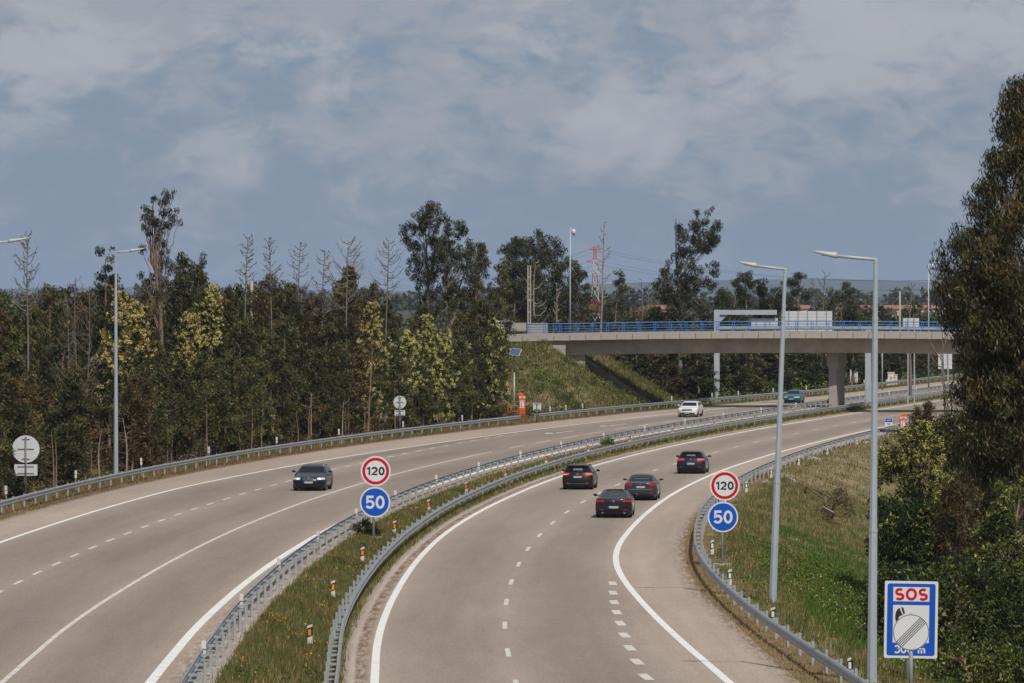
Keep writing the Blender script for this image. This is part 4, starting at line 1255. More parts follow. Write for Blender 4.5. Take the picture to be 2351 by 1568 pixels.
def trunk_line(H, bend=.3, n=9, lean=0.0, power=1.6):
    t = np.linspace(0, 1, n)
    x = lean*H*t**power + bend*np.sin(t*RNG.uniform(2, 6)+RNG.uniform(0, 6))*t
    y = bend*np.sin(t*RNG.uniform(2, 6)+RNG.uniform(0, 6))*t
    return np.stack([x-x[0], y-y[0], t*H], 1)
def along(P, t):
    s = np.linspace(0, 1, len(P)); return np.array([np.interp(t, s, P[:, i]) for i in range(3)])
def branch(p0, p1, r0, sag=-.15, n=5):
    t = np.linspace(0, 1, n)[:, None]
    P = p0*(1-t)+p1*t
    P[:, 2] += sag*np.sin(np.pi*t[:, 0])*np.linalg.norm(p1-p0)
    P += RNG.normal(0, .03, P.shape)*np.linalg.norm(p1-p0)*np.sin(np.pi*t)
    return P, np.linspace(r0, r0*.3, n)

def make_young(H=10.0, pal='young', crown0=.22, wid=1.25, nclump=62, per=72, lean=.05, leaf=.24, r0=.10):
    rnd_ = RNG.choice([.38, .5, .62])
    P = trunk_line(H, .15, 10, lean)
    polys = [(P, np.linspace(r0, .015, len(P)))]
    cs, rs = [], []
    for i in range(nclump):
        t = crown0+(1-crown0)*(i+RNG.random())/nclump
        prof = (1-t)**rnd_*(min(1, (t-crown0+.10)/.22))
        R = wid*prof+.12
        a = RNG.uniform(0, 2*np.pi); rr = R*RNG.uniform(.35, 1.05)
        p0 = along(P, max(0, t-.07)); p1 = along(P, t)+np.array([math.cos(a)*rr+.10*t, math.sin(a)*rr, RNG.uniform(-.2, .2)])
        cs.append(p1); rs.append(.28+.32*prof*RNG.uniform(.7, 1.3))
        if i % 3 == 0: polys.append(branch(p0, p1, .022, .05, 4))
    # a few dead lower twigs
    for i in range(10):
        t = RNG.uniform(.06, crown0+.15); a = RNG.uniform(0, 6.28)
        p0 = along(P, t); polys.append(branch(p0, p0+np.array([math.cos(a)*.9, math.sin(a)*.9, .35]), .014, -.05, 3))
    return polys, clump_leaves(np.array(cs), np.array(rs), per, pal, leaf, .26, .45, .35, .95, .28)

def make_acacia(H=8.0, wid=1.6, flower=.75, nclump=60, pal='acacia', lower=.15, leaf=.2, cols=((.66,.58,.24), (.56,.50,.19), (.42,.40,.12)), puff=.15):
    P = trunk_line(H, .25, 9, .03)
    polys = [(P, np.linspace(.12, .02, len(P)))]
    cs, rs, fl = [], [], []
    for i in range(nclump):
        t = lower+(1-lower)*(i+RNG.random())/nclump
        prof = math.sin(math.pi*min(1, .18+.82*t)**1.15)**.8
        R = wid*prof+.15; a = RNG.uniform(0, 2*np.pi); rr = R*RNG.uniform(.3, 1.05)
        p1 = along(P, t)+np.array([math.cos(a)*rr, math.sin(a)*rr, RNG.uniform(-.2, .3)])
        r = RNG.uniform(.3, .55); cs.append(p1); rs.append(r)
        if i % 3 == 0: polys.append(branch(along(P, max(0, t-.15)), p1, .03, .05, 4))
        if RNG.random() < flower*min(1, t*1.6):
            for q in range(RNG.integers(4, 8)):
                fl.append(p1+unit(RNG.normal(size=3)+np.array([.25, -.55, .35]))*r*RNG.uniform(.8, 1.15))
    parts = [clump_leaves(np.array(cs), np.array(rs), 70, pal, leaf, .3, .3, .1, .9, .25)]
    fa = None
    if fl:
        fl = np.array(fl); fa = puff_arrays(fl, np.full(len(fl), puff), 16, cols, .10)
    return polys, merge_leaf(parts), fa

def make_tall_euc(H=16.0, bare=.35, spread=2.6, nb=13, per=95, leaf=.26, pal='euc', trunk_r=.22, lean=.03, clr=.62, gap=.0, updir=.55, cpb=4, profile=None):
    """tall gum: forked limbs carrying separate leafy clumps with sky between"""
    P = trunk_line(H*.92, .45, 12, lean, 1.3)
    polys = [(P, np.linspace(trunk_r, .04, len(P)))]
    cs, rs = [], []
    for i in range(nb):
        t = bare+(1-bare)*(i+.2+.6*RNG.random())/nb
        a = RNG.uniform(0, 2*np.pi)
        s_ = spread*(profile(t) if profile else (math.sin(math.pi*(.2+.72*(t-bare)/(1-bare)))))*RNG.uniform(.6, 1.15)
        p0 = along(P, t*.96)
        p1 = p0+np.array([math.cos(a)*s_, math.sin(a)*s_*.8, s_*updir*RNG.uniform(.5, 1.5)])
        polys.append(branch(p0, p1, trunk_r*.34*(1.1-t*.7), -.06, 6))
        for q in range(cpb):
            f = RNG.uniform(.45, 1.08); c = p0*(1-f)+p1*f+RNG.normal(0, .38, 3)*s_*.35
            cs.append(c); rs.append(clr*RNG.uniform(.55, 1.15))
            polys.append(branch(p0*(1-f*.8)+p1*f*.8, c, .025, .03, 3))
    for q in range(4):
        cs.append(along(P, 1.0)+RNG.normal(0, .4, 3)); rs.append(clr*RNG.uniform(.6, 1))
    return polys, clump_leaves(np.array(cs), np.array(rs), per, pal, leaf, .24, .5, .25, .8, .3)

def make_bare(H=9.0, nb=26, spread=1.6, up=.6, start=.45, r=.10, twigs=3, cones=True, lean=0.0, curved=.22, tw=.030):
    P = trunk_line(H, .2, 12, lean, 1.2)
    polys = [(P, np.linspace(r, .018, len(P)))]
    tips = []
    for i in range(nb):
        t = start+(1-start)*(i+RNG.random())/nb
        a = RNG.uniform(0, 2*np.pi); s_ = spread*(1.05-t)**.55*RNG.uniform(.6, 1.1)+.15
        p0 = along(P, t); p1 = p0+np.array([math.cos(a)*s_, math.sin(a)*s_*.7, s_*up*RNG.uniform(.5, 1.4)])
        b = branch(p0, p1, tw, -curved, 7); polys.append((b[0], b[1]+tw*.28))
        for q in range(twigs):
            f = RNG.uniform(.35, 1.0); c0 = along(b[0], f)
            c1 = c0+unit(np.array([math.cos(a), math.sin(a)*.6, .8])+RNG.normal(0, .6, 3))*s_*.35
            polys.append(branch(c0, c1, tw*.62, -.12, 4)); tips.append(c1); tips.append((c0+c1)/2)
    return polys, (np.array(tips) if cones else None)

def mark_bits(o):
    if o.name.split('.')[0] in ('cones', 'blossom'): o['kind'] = 'stuff'
    return o
def plant(name, polys, leaf, label, cat='tree', group=None, bark='bark', loc=(0, 0, 0), flowers=None, lmat='leaf', sides=5, foliage_name='crown'):
    root = tag(empty(name, loc), label, cat, group)
    V, F = tube_arrays(polys, sides)
    obj('trunk', mesh('trunk', V, F, M[bark], smooth=True), root)
    if leaf is not None:
        mark_bits(obj(foliage_name, mesh(foliage_name, leaf[0], leaf[1], M[lmat], tint=leaf[2]), root))
    if flowers is not None:
        mark_bits(obj('blossom', mesh('blossom', flowers[0], flowers[1], M['grass'], tint=flowers[2]), root))  # on right-hand trees also sunlit tips, put in as paler puffs
    return root

def place_tree(proto, first, loc, sc, rz, label=None, group=None, cat='tree', zs=1.0):
    o = proto if first else copy_tree(proto)
    o.location = loc; o.scale = (sc, sc, sc*zs); o.rotation_euler = (0, 0, rz)
    if label: o['label'] = label
    if group: o['group'] = group
    return o

# ------------------------------------------------------------------ left eucalyptus stand
protos_y = []
for i in range(14):
    pal = 'young_brown' if i in (2, 6, 10, 12) else 'young'
    polys, lf = make_young(10.0, pal, [.06, .12, .16, .08, .2, .10, .24][i % 7], RNG.uniform(1.6, 2.6), 104, 92, RNG.uniform(.02, .08), leaf=.27)
    r = plant('eucalyptus_tree', polys, lf, 'young eucalyptus', 'tree', None, 'bark')
    protos_y.append([r, True])
def put_young(X, Y, H, label, group, i=None):
    i = random.randrange(len(protos_y)) if i is None else i
    p = protos_y[i]; sc = H/10.0
    o = place_tree(p[0], p[1], (X, Y, gzf(X, Y)-.05), 1.0, random.uniform(-.9, .9), label, group)
    s = (0.55+.45*sc)*random.uniform(.9, 1.15); o.scale = (s, s, sc)
    p[1] = False
    return o
# height of the stand's silhouette along the frame (px -> y of the tops)
SIL_X = [-200, 0, 60, 120, 200, 260, 330, 400, 440, 480, 540, 600, 650, 700, 760, 820, 870, 905, 960, 1040, 1100, 1165, 1300]
SIL_Y = [690, 690, 668, 685, 660, 645, 690, 640, 615, 655, 668, 650, 628, 668, 655, 640, 665, 700, 705, 700, 650, 660, 690]
SEC = [(110, 'over the large round sign back'), (225, 'left of the left lamp post'), (330, 'right of the left lamp post'), (455, 'under the open-crowned eucalyptus'), (590, 'below the first bare pines'),
       (720, 'above the dark blue estate car'), (860, 'under the wide bare pine'), (1010, 'around the small round sign back'), (1400, 'before the bridge embankment')]
rows = [(-31.6, 5.6, .62), (-35.8, 6.2, .80), (-41.5, 6.6, .95), (-48.5, 7.6, 1.03), (-58, 9.5, 1.05)]
rn = ['front row', 'second row', 'third row', 'fourth row', 'last row']
cnt_y = 0
for ri, (o_, sp, hf) in enumerate(rows):
    Y = 236.0 + random.random()*3
    while Y < 505:
        X = float(ref(Y)) + o_ + float(off('railA', Y)+27.7) + random.uniform(-1.3, 1.3)
        px = CX + X/Y*FO
        if -70 < px < 1172:
            top = np.interp(px, SIL_X, SIL_Y) + random.gauss(0, 15)
            H = (zt(top, Y)-gzf(X, Y))*hf*random.uniform(.88, 1.05)
            H = min(max(H, 4.5), 15.5)
            sec = [t for a, t in SEC if px < a][0]
            if not (Y > 462 and px > 1128):
                put_young(X, Y, H, f'young eucalyptus in the {rn[ri]} of the stand, {sec}', f'young eucalyptuses of the {rn[ri]}, {sec}'); cnt_y += 1
        Y += sp*random.uniform(.75, 1.25)*(1.3 if Y > 400 else 1.0)
print('young eucalyptus', cnt_y)
_EY = np.arange(240, 520, .5)
_EP = CX + (ref(_EY)-31.0+off('railA', _EY)+27.7)/_EY*FO
def edgeY(px, back=0.0):
    """distance at which the wood's front stands for this column of the frame"""
    i = int(np.argmin(abs(_EP-px))); return float(_EY[i])+back

def tree_at(px, top, Y, builder, label, name='eucalyptus_tree', bark='bark', group=None, cat='tree', base=None, wantH=None, **kw):
    X = at(px, Y); zb = gzf(X, Y) if base is None else base
    H = zt(top, Y)-zb
    out = builder(H=H, **kw)
    if len(out) == 3: return plant(name, out[0], out[1], label, cat, group, bark, (X, Y, zb-.1), out[2])
    return plant(name, out[0], out[1], label, cat, group, bark, (X, Y, zb-.1))

# acacias in flower
AC = [(252, 692, 262, 1.15, .95, 'yellow flowering acacia behind the left lamp post, widest of them', .35),
      (300, 705, 290, .8, .8, 'small yellow acacia crown just right of the left lamp post', .6),
      (470, 662, 300, .75, .95, 'narrow yellow acacia topping the stand left of its middle', .62),
      (430, 728, 285, .75, .95, 'low yellow acacia below the narrow one left of the middle', .55),
      (606, 940, 262, .55, .55, 'small patch of yellow acacia low among the trunks', .35),
      (845, 700, 330, 1.15, .98, 'tall columnar acacia full of yellow blossom left of the round sign back', .2),
      (925, 768, 345, 1.2, .85, 'yellow acacia directly above the small round sign back', .15),
      (968, 728, 355, 1.0, .9, 'yellow acacia under the tallest eucalyptus', .3),
      (1010, 762, 362, 1.15, .7, 'broad yellow acacia right of the small round sign back', .12),
      (1072, 790, 380, 1.3, .25, 'mostly green acacia between the yellow ones near the embankment', .1),
      (1128, 738, 398, 1.15, .65, 'yellow speckled acacia against the bridge embankment', .12),
      (-2, 1030, 262, .6, .7, 'yellow acacia bush at the left edge behind the barrier', .1),
      (14, 985, 258, .6, .3, 'green and yellow bush in the bottom corner of the stand', .1)]
for px, top, Y, wd, flw, lab, lowr in AC:
    # stand them at the edge of the wood for their column of the picture
    Yl = edgeY(px, 0.0 if top > 800 or px > 800 else 14.0)
    if px < 100: Yl = 282
    tree_at(px, top, Yl, lambda H, w=wd, f=flw, lo=lowr: make_acacia(H, w*1.25, f, int(52+H*2.5), lower=lo), lab, 'acacia_tree', 'bark', 'acacias in yellow blossom')

# prominent gum trees over the stand
tree_at(243, 553, 385, make_tall_euc, 'leaning eucalyptus with few dark clumps behind the left lamp post', bare=.5, spread=1.3, nb=10, per=70, clr=.45, cpb=3, trunk_r=.12)
tree_at(438, 585, edgeY(438, 30), lambda H: make_young(H, 'young', .5, .8, 40, 90), 'pointed dark eucalyptus taller than its neighbours in the left stand')
tree_at(1140, 600, edgeY(1140, 22), lambda H: make_young(H, 'young', .2, 1.6, 70, 90), 'shadowed eucalyptus close to the left end of the bridge')

# leafless pines over the stand
BP = [(58, 540, 300, .55, 'bare pale tree over the far left of the stand', 1.1, .9), (562, 545, 360, .62, 'bare pine left of the middle, first of the row', .9, .55), (620, 547, 365, .6, 'bare pine with a forked hook top, second of the row', .8, .8),
      (683, 560, 370, .5, 'bare pine leaning right, third of the row', 1.2, .7), (736, 575, 372, .5, 'small bare pine, fourth of the row', 1.2, .5), (797, 552, 380, .5, 'wide bare pine hiding the far red pylon', 1.9, .8),
      (884, 552, 395, .55, 'bare pine just left of the tallest eucalyptus', 1.5, .6)]
for px, top, Y, st, lab, sp, up in BP:
    Y = edgeY(px, 42); X = at(px, Y); zb = gzf(X, Y); H = zt(top, Y)-zb
    polys, tips = make_bare(H, 34, sp*1.7, up, st+.12, .13, 3, True, RNG.uniform(-.01, .03))
    cn = puff_arrays(tips[::3], np.full(len(tips[::3]), .05), 2, ((.05, .035, .025),), .10)
    plant('bare_pine', polys, cn, lab, 'tree', 'leafless pines above the left stand', 'bark_dead', (X, Y, zb), lmat='needle', sides=4, foliage_name='cones')
# thin dead branches among the stand's left part
for px, top, Y, lab in ((178, 640, 315, 'dead grey sapling left of the left lamp post'), (200, 655, 320, 'second dead grey sapling left of the left lamp post'), (155, 690, 300, 'low tangle of dead branches at the left of the stand')):
    Y = edgeY(px, 6); X = at(px, Y); zb = gzf(X, Y); H = zt(top, Y)-zb
    polys, tips = make_bare(H, 34, 1.3, 1.1, .35, .04, 5, False, tw=.014)
    plant('dead_sapling', polys, None, lab, 'tree', None, 'bark_dead', (X, Y, zb), sides=4)

# pale trunks standing visibly in the front row
TRK_M = []
for i in range(5):
    P = trunk_line(5.2, .12, 8, .01)
    polys = [(P, np.linspace(.070, .015, 8))]
    for q in range(14):
        t = RNG.uniform(.15, 1); a = RNG.uniform(0, 6.28); p0 = along(P, t)
        polys.append(branch(p0, p0+np.array([math.cos(a)*.8, math.sin(a)*.8, .25]), .012, -.05, 3))
    V, F = tube_arrays(polys, 5); TRK_M.append(mesh('trunk', V, F, M['bark_pale' if i % 3 == 0 else 'bark'], smooth=True))
Y = 248.0
while Y < 462:
    X = float(ref(Y))-30.6+float(off('railA', Y)+27.7)+random.uniform(-.5, .9)
    px = CX+X/Y*FO; sec = [t for a, t in SEC if px < a][0]
    o = obj('bare_tree', random.choice(TRK_M), None, (X, Y, gzf(X, Y)-.1), (0, random.uniform(-.05, .05), random.uniform(0, 6)))
    o.scale = (1, 1, random.uniform(.55, 1.0))
    tag(o, f'thin bare stem at the edge of the stand, {sec}', 'tree', f'thin bare stems, {sec}')
    Y += random.uniform(2.6, 6.5)

# ------------------------------------------------------------------ trees behind the bridge
def pxY(px, Y): return at(px, Y)
tree_at(1170, 585, 590, make_tall_euc, 'dark eucalyptus merging with the left side of the dome-crowned one', bare=.2, spread=3.2, nb=20, per=110, clr=.85, cpb=4, leaf=.34)
tree_at(1320, 590, 640, make_tall_euc, 'eucalyptus right of the camera pole on the bridge', bare=.3, spread=2.6, nb=16, per=85, clr=.75, cpb=4, leaf=.34)
tree_at(1412, 603, 650, make_tall_euc, 'slim wispy eucalyptus right of the red and white pylon', bare=.35, spread=1.3, nb=14, per=60, clr=.55, cpb=3, leaf=.32, trunk_r=.13)
tree_at(1505, 690, 600, make_tall_euc, 'low dark eucalyptus at the foot of the leaning one', bare=.12, spread=2.6, nb=16, per=110, clr=.85, cpb=4, leaf=.32)
for px, top, sp, lab in ((1640, 655, 1.0, 'narrow eucalyptus left of the first gantry column'), (1682, 618, 1.9, 'eucalyptus above the gantry arm, left one'), (1712, 606, 2.0, 'eucalyptus above the gantry arm, tallest'), (1748, 622, 1.6, 'eucalyptus above the gantry arm, right one'),
                         (1775, 640, 1.3, 'slim eucalyptus left of the leaning lamp post'), (1826, 605, 2.4, 'airy eucalyptus right of the leaning lamp post'), (1932, 640, 2.6, 'dense round eucalyptus right of the big ribbed panel'), (1955, 690, 1.6, 'low eucalyptus beside the dense round one')):
    tree_at(px, top, 660+random.uniform(-25, 30), make_tall_euc, lab, bare=.22, spread=sp, nb=16, per=80, clr=.7, cpb=4, leaf=.34, trunk_r=.16)
for px, top, Y, sp, up, st, lab, cn in ((1372, 513, 575, 1.7, .55, .55, 'tall leaning bare pine in front of the red and white pylon', True), (1890, 625, 720, 2.6, 1.2, .35, 'bare grey broad tree left of the dense round eucalyptus', False), (1866, 640, 730, 1.2, 1.0, .4, 'thin bare tree beside the bare grey one', False),
                                  (2090, 650, 600, 1.4, 1.2, .35, 'forked dead tree above the right end of the bridge', False), (1473, 640, 800, 1.2, .6, .3, 'distant bare pine left of the big leaning eucalyptus, first', False), (1490, 648, 780, 1.3, .6, .4, 'distant bare pine left of the big leaning eucalyptus, second', False),
                                  (1228, 600, 585, 2.3, .5, .25, 'pale dead tree in front of the dome-crowned eucalyptus', False), (1275, 655, 570, .5, .9, .5, 'broken pale trunk behind the bridge railing', False)):
    X = at(px, Y); zb = gzf(X, Y); H = zt(top, Y)-zb
    polys, tips = make_bare(H, 24, sp, up, st, .15, 3, cn, .045 if px == 1372 else 0)
    leafy = puff_arrays(tips[::3], np.full(len(tips[::3]), .06), 2, ((.05, .035, .025),), .14) if cn else None
    plant('bare_tree', [(p, r*1.35) for p, r in polys], leafy, lab, 'tree', None, 'bark_pale' if px in (1228, 1275, 1372) else 'bark_dead', (X, Y, zb), lmat='needle', sides=4, foliage_name='cones')

# understorey wood behind the bridge, seen above and below the deck
protos_b = []
for i in range(5):
    polys, lf = make_young(9.0, ['young', 'young', 'euc', 'young_brown', 'acacia'][i], .08, 1.9, 60, 80, .03, leaf=.36)
    protos_b.append([plant('eucalyptus_tree', polys, lf, 'young eucalyptus', 'tree', None, 'bark_pale'), True])
def put_b(px, Y, top, label, group):
    X = at(px, Y); i = random.randrange(5); p = protos_b[i]
    zb = gzf(X, Y); H = max(2.5, zt(top, Y)-zb)
    o = place_tree(p[0], p[1], (X, Y, zb-.1), 1.0, random.uniform(0, 6.2), label, group)
    s = random.uniform(1.1, 1.6); o.scale = (s, s, H/9.0); p[1] = False
for ri, (gap, sp, t0, t1) in enumerate(((6, 34, 815, 770), (12, 40, 762, 745), (20, 44, 738, 718), (32, 50, 728, 700), (60, 60, 722, 690))):
    px = 1150.0 if ri > 1 else 1370.0
    while px < 2330:
        Y = None
        for t in np.arange(545, 1200, 2.0):
            if CX + (float(ref(t))+float(off('railA', t))-gap)/t*FO > px: Y = float(t); break
        Y = min(Y or 1200, 900)
        Y = max(Y, 560)
        top = random.uniform(t1, t0)
        if ri == 4: top = random.uniform(690, 725)
        sec = [t for a, t in ((1480, 'left of the big leaning eucalyptus'), (1660, 'around the first gantry column'), (1800, 'left of the leaning lamp post'), (1905, 'behind the big ribbed panel'), (2010, 'around the bridge pier'), (9999, 'right of the nearest lamp post')) if px < a][0]
        put_b(px, Y + (random.uniform(0, 12) if ri < 3 else random.uniform(10, 60)), top,
              ['low bushy tree on the verge seen under the bridge', 'bushy tree of the second line seen under the bridge', 'young tree with its top level with the bridge railing', 'young tree just over the bridge railing', 'farther young tree over the bridge railing'][ri]+', '+sec,
              ['verge bushes beyond the bridge', 'second line of trees beyond the bridge', 'third line of trees beyond the bridge', 'fourth line of trees beyond the bridge', 'fifth line of trees beyond the bridge'][ri]+', '+sec)
        px += sp*random.uniform(.6, 1.3)

# ------------------------------------------------------------------ right-hand trees
def volume_tree(label, pts, Y, depth, n, per, r, pal, leaf, aspect, droop, trunk_px, base_py=None, flowers=0.0, name='eucalyptus_tree', cat='tree', group=None, bark='bark', flat=1.0, wind=.1, limbs=20, bloom_lit_cols=((.42,.36,.09), (.52,.44,.14))):
    """crown volume given by its outline rows (y, x_left, x_right) at distance Y, filled with drooping clumps"""
    X0 = at(trunk_px, Y); zb = gzf(X0, Y)
    ys = np.array([p[0] for p in pts], float); xl_ = np.array([p[1] for p in pts], float); xr_ = np.array([p[2] for p in pts], float)
    cs, rs = [], []
    area = np.interp(np.linspace(ys[0], ys[-1], 200), ys, xr_-xl_); cdf = np.cumsum(area); cdf /= cdf[-1]
    yy_ = np.interp(RNG.random(n), cdf, np.linspace(ys[0], ys[-1], 200))
    k = Y/FO
    for y in yy_:
        a, b = np.interp(y, ys, xl_), np.interp(y, ys, xr_)
        c, hw = (a+b)/2, (b-a)/2
        th = RNG.uniform(0, 2*np.pi); q = RNG.random()**.4
        X = (c+hw*q*math.cos(th)-CX)*k; D = min(depth, hw*k)*q*math.sin(th)
        z = zt(y, Y)
        if z < gzf(X, Y+D)+.1: continue
        cs.append((X-X0, D, z-zb)); rs.append(r*RNG.uniform(.6, 1.35))
    cs = np.array(cs); rs = np.array(rs)
    H = cs[:, 2].max()*.95
    P = trunk_line(H, .5, 12, 0)
    polys = [(P, np.linspace(.035*H**.9*.5+.06, .03, 12))]
    for i in RNG.choice(len(cs), min(limbs, len(cs)), replace=False):
        t = np.clip(cs[i, 2]/H*.75, .05, .95)
        polys.append(branch(along(P, t), cs[i], .05, .02, 6))
    lf = clump_leaves(cs, rs, per, pal, leaf, aspect, droop, wind, flat, .32)
    fa = None
    if flowers:  # puffs on the sunward side: blossom, plus sunlit tips put into the colour
        sel = RNG.random(len(cs)) < flowers
        pos = []
        for c, rr in zip(cs[sel], rs[sel]):
            for q in range(9): pos.append(c+unit(RNG.normal(size=3)+np.array([.1, -.7, .5]))*rr*RNG.uniform(.85, 1.1))
        if pos:
            pos = np.array(pos); fa = puff_arrays(pos, np.full(len(pos), .10), 9, bloom_lit_cols, .07)
    return plant(name, polys, lf, label, cat, group, bark, (X0, Y, zb-.1), fa)

volume_tree('huge weeping eucalyptus filling the right edge', [(185, 2338, 2380), (250, 2280, 2420), (330, 2290, 2460), (420, 2232, 2480), (500, 2200, 2500), (600, 2138, 2520), (650, 2138, 2520), (720, 2165, 2520), (800, 2205, 2520), (900, 2195, 2520), (1000, 2205, 2520), (1120, 2225, 2500)],
            222, 3.8, 900, 125, .52, 'bigeuc', .27, .17, 1.0, 2330, limbs=60, wind=.25, bark='bark_pale')
volume_tree('dark lower eucalyptus behind the huge one', [(700, 2230, 2560), (900, 2200, 2560), (1100, 2190, 2560), (1300, 2140, 2560)], 240, 5.5, 420, 110, .65, 'bigeuc', .32, .2, .6, 2360, limbs=20)
volume_tree('dark shaded eucalyptus between the weeping one and the road', [(850, 2205, 2420), (950, 2178, 2420), (1060, 2150, 2420), (1200, 2110, 2420)], 252, 3.5, 230, 110, .55, 'bigeuc', .28, .2, .7, 2260, limbs=14)
volume_tree('acacia with yellow-green tips under the weeping eucalyptus', [(985, 2050, 2140), (1030, 2022, 2170), (1100, 2006, 2190), (1180, 2000, 2200), (1300, 2000, 2190)], 236, 2.4, 170, 80, .36, 'acacia', .16, .35, .2, 2110, flowers=.75, name='acacia_tree')
volume_tree('reddish young eucalyptus spire left of the pair beside the telephone', [(925, 2098, 2108), (960, 2092, 2116), (1010, 2090, 2120)], 300, .7, 40, 60, .28, 'reddish', .2, .25, .4, 2103, limbs=6)
volume_tree('reddish young eucalyptus spire right of the pair beside the telephone', [(922, 2126, 2134), (960, 2118, 2150), (1010, 2112, 2160)], 298, .7, 46, 60, .3, 'reddish', .2, .25, .4, 2133, limbs=6)
volume_tree('yellow-green bush at the foot of the two reddish spires', [(960, 2150, 2190), (985, 2070, 2200), (1030, 2050, 2210)], 285, 1.6, 70, 80, .38, 'acacia', .16, .35, .2, 2130, flowers=.5, name='acacia_bush', cat='bush')
volume_tree('dark acacia in the shade right of the nearest lamp post', [(1150, 2030, 2200), (1250, 2012, 2220), (1350, 2005, 2230), (1450, 2020, 2230)], 214, 2.6, 300, 110, .42, 'acacia', .18, .3, .2, 2120, flowers=.10, name='acacia_tree')
volume_tree('olive eucalyptus sapling between the dark and the pale acacia', [(1095, 2170, 2230), (1150, 2150, 2250), (1250, 2140, 2250), (1330, 2150, 2250)], 205, 1.4, 80, 80, .36, 'reddish', .18, .25, .4, 2200)
volume_tree('pale green acacia in full sun at the right edge', [(1075, 2330, 2400), (1130, 2290, 2480), (1200, 2235, 2500), (1300, 2200, 2500), (1400, 2190, 2500), (1500, 2210, 2500)], 188, 2.8, 230, 90, .34, 'shrub', .15, .36, .2, 2350, flowers=.5, name='acacia_tree', bloom_lit_cols=((.26, .27, .07), (.34, .33, .10)))  # full sun put into the colour: brighter leaves, pale green puffs as lit tips
volume_tree('dark acacia thicket behind the SOS board', [(1300, 2010, 2330), (1400, 2000, 2400), (1500, 2030, 2480), (1600, 2060, 2500)], 183, 3.4, 360, 110, .45, 'acacia', .18, .3, .2, 2200, flowers=.06, name='acacia_tree')
volume_tree('leafy bramble bush low in the right corner', [(1480, 2130, 2380), (1560, 2110, 2420), (1640, 2100, 2420)], 166, 1.6, 110, 90, .35, 'shrub', .14, .4, .2, 2240, name='bramble_bush', cat='bush')
volume_tree('dark round bush beside the median speed sign post', [(1192, 815, 855), (1210, 806, 872), (1232, 806, 876), (1246, 815, 870)], Ysg1+1.2, .55, 46, 90, .20, 'shrub', .085, .4, .1, 838, name='bush', cat='bush', limbs=4)
volume_tree('small leafy shrub between the median barriers far down the road', [(1008, 1385, 1408), (1018, 1376, 1416), (1026, 1378, 1414)], 390, .55, 30, 60, .22, 'shrub', .12, .4, .1, 1396, name='bush', cat='bush', limbs=4)
volume_tree('brown leafless-looking shrub beside the broken wooden fence', [(1120, 1895, 1940), (1150, 1880, 1960), (1200, 1880, 1960)], 296, .9, 36, 45, .3, 'reddish', .12, .3, .0, 1920, name='bush', cat='bush', limbs=14)
Yq = edgeY(985, 26)
volume_tree('very tall open-crowned eucalyptus rising right of the left lamp post', [(432, 352, 414), (465, 322, 418), (505, 318, 414), (535, 330, 400), (560, 314, 384), (595, 322, 422), (640, 312, 384), (690, 326, 386)], 385, 1.6, 62, 62, .33, 'euc', .22, .26, .5, 364, limbs=46)
volume_tree('tallest dark eucalyptus in the middle, over the yellow acacias', [(464, 986, 1004), (492, 948, 1026), (525, 915, 1034), (565, 925, 1036), (620, 935, 1020), (690, 945, 1012), (740, 955, 1005)], Yq, 1.7, 150, 85, .40, 'euc', .24, .26, .5, 976, limbs=50, bark='bark_dead')
volume_tree('round-headed eucalyptus with pale limbs right of the tallest one', [(508, 1036, 1060), (532, 1018, 1084), (580, 1008, 1092), (640, 1012, 1076), (700, 1005, 1062)], edgeY(1042, 22), 1.6, 100, 80, .38, 'euc', .24, .26, .5, 1030, limbs=50, bark='bark_pale')
volume_tree('dense brown-green eucalyptus column left of the bridge', [(553, 1088, 1112), (600, 1066, 1118), (700, 1048, 1128), (800, 1050, 1130)], edgeY(1095, 20), 1.6, 130, 90, .42, 'young', .25, .26, .5, 1092, limbs=20)
volume_tree('broad dome-crowned eucalyptus behind the left end of the bridge', [(534, 1205, 1262), (562, 1156, 1296), (605, 1128, 1322), (660, 1118, 1332), (725, 1124, 1318)], 600, 5.0, 300, 85, .62, 'euc', .34, .26, .5, 1232, limbs=110, bark='bark_pale')
volume_tree('big leaning eucalyptus alone against the sky above the bridge', [(476, 1598, 1640), (505, 1592, 1652), (520, 1548, 1655), (555, 1542, 1650), (575, 1560, 1630), (610, 1520, 1650), (650, 1502, 1655), (690, 1500, 1610), (735, 1512, 1590)], 585, 3.2, 150, 90, .55, 'euc', .32, .26, .5, 1560, limbs=60, bark='bark_dead')
# bare branches in front of the bridge on the right
X = at(2170, 300); zb = gzf(X, 300)
polys, _ = make_bare(zt(740, 300)-zb, 18, 2.0, 1.0, .35, .1, 4, False)
plant('bare_tree', polys, None, 'dark leafless young tree in front of the right end of the bridge', 'tree', None, 'bark_dead', (X, 300, zb), sides=4)

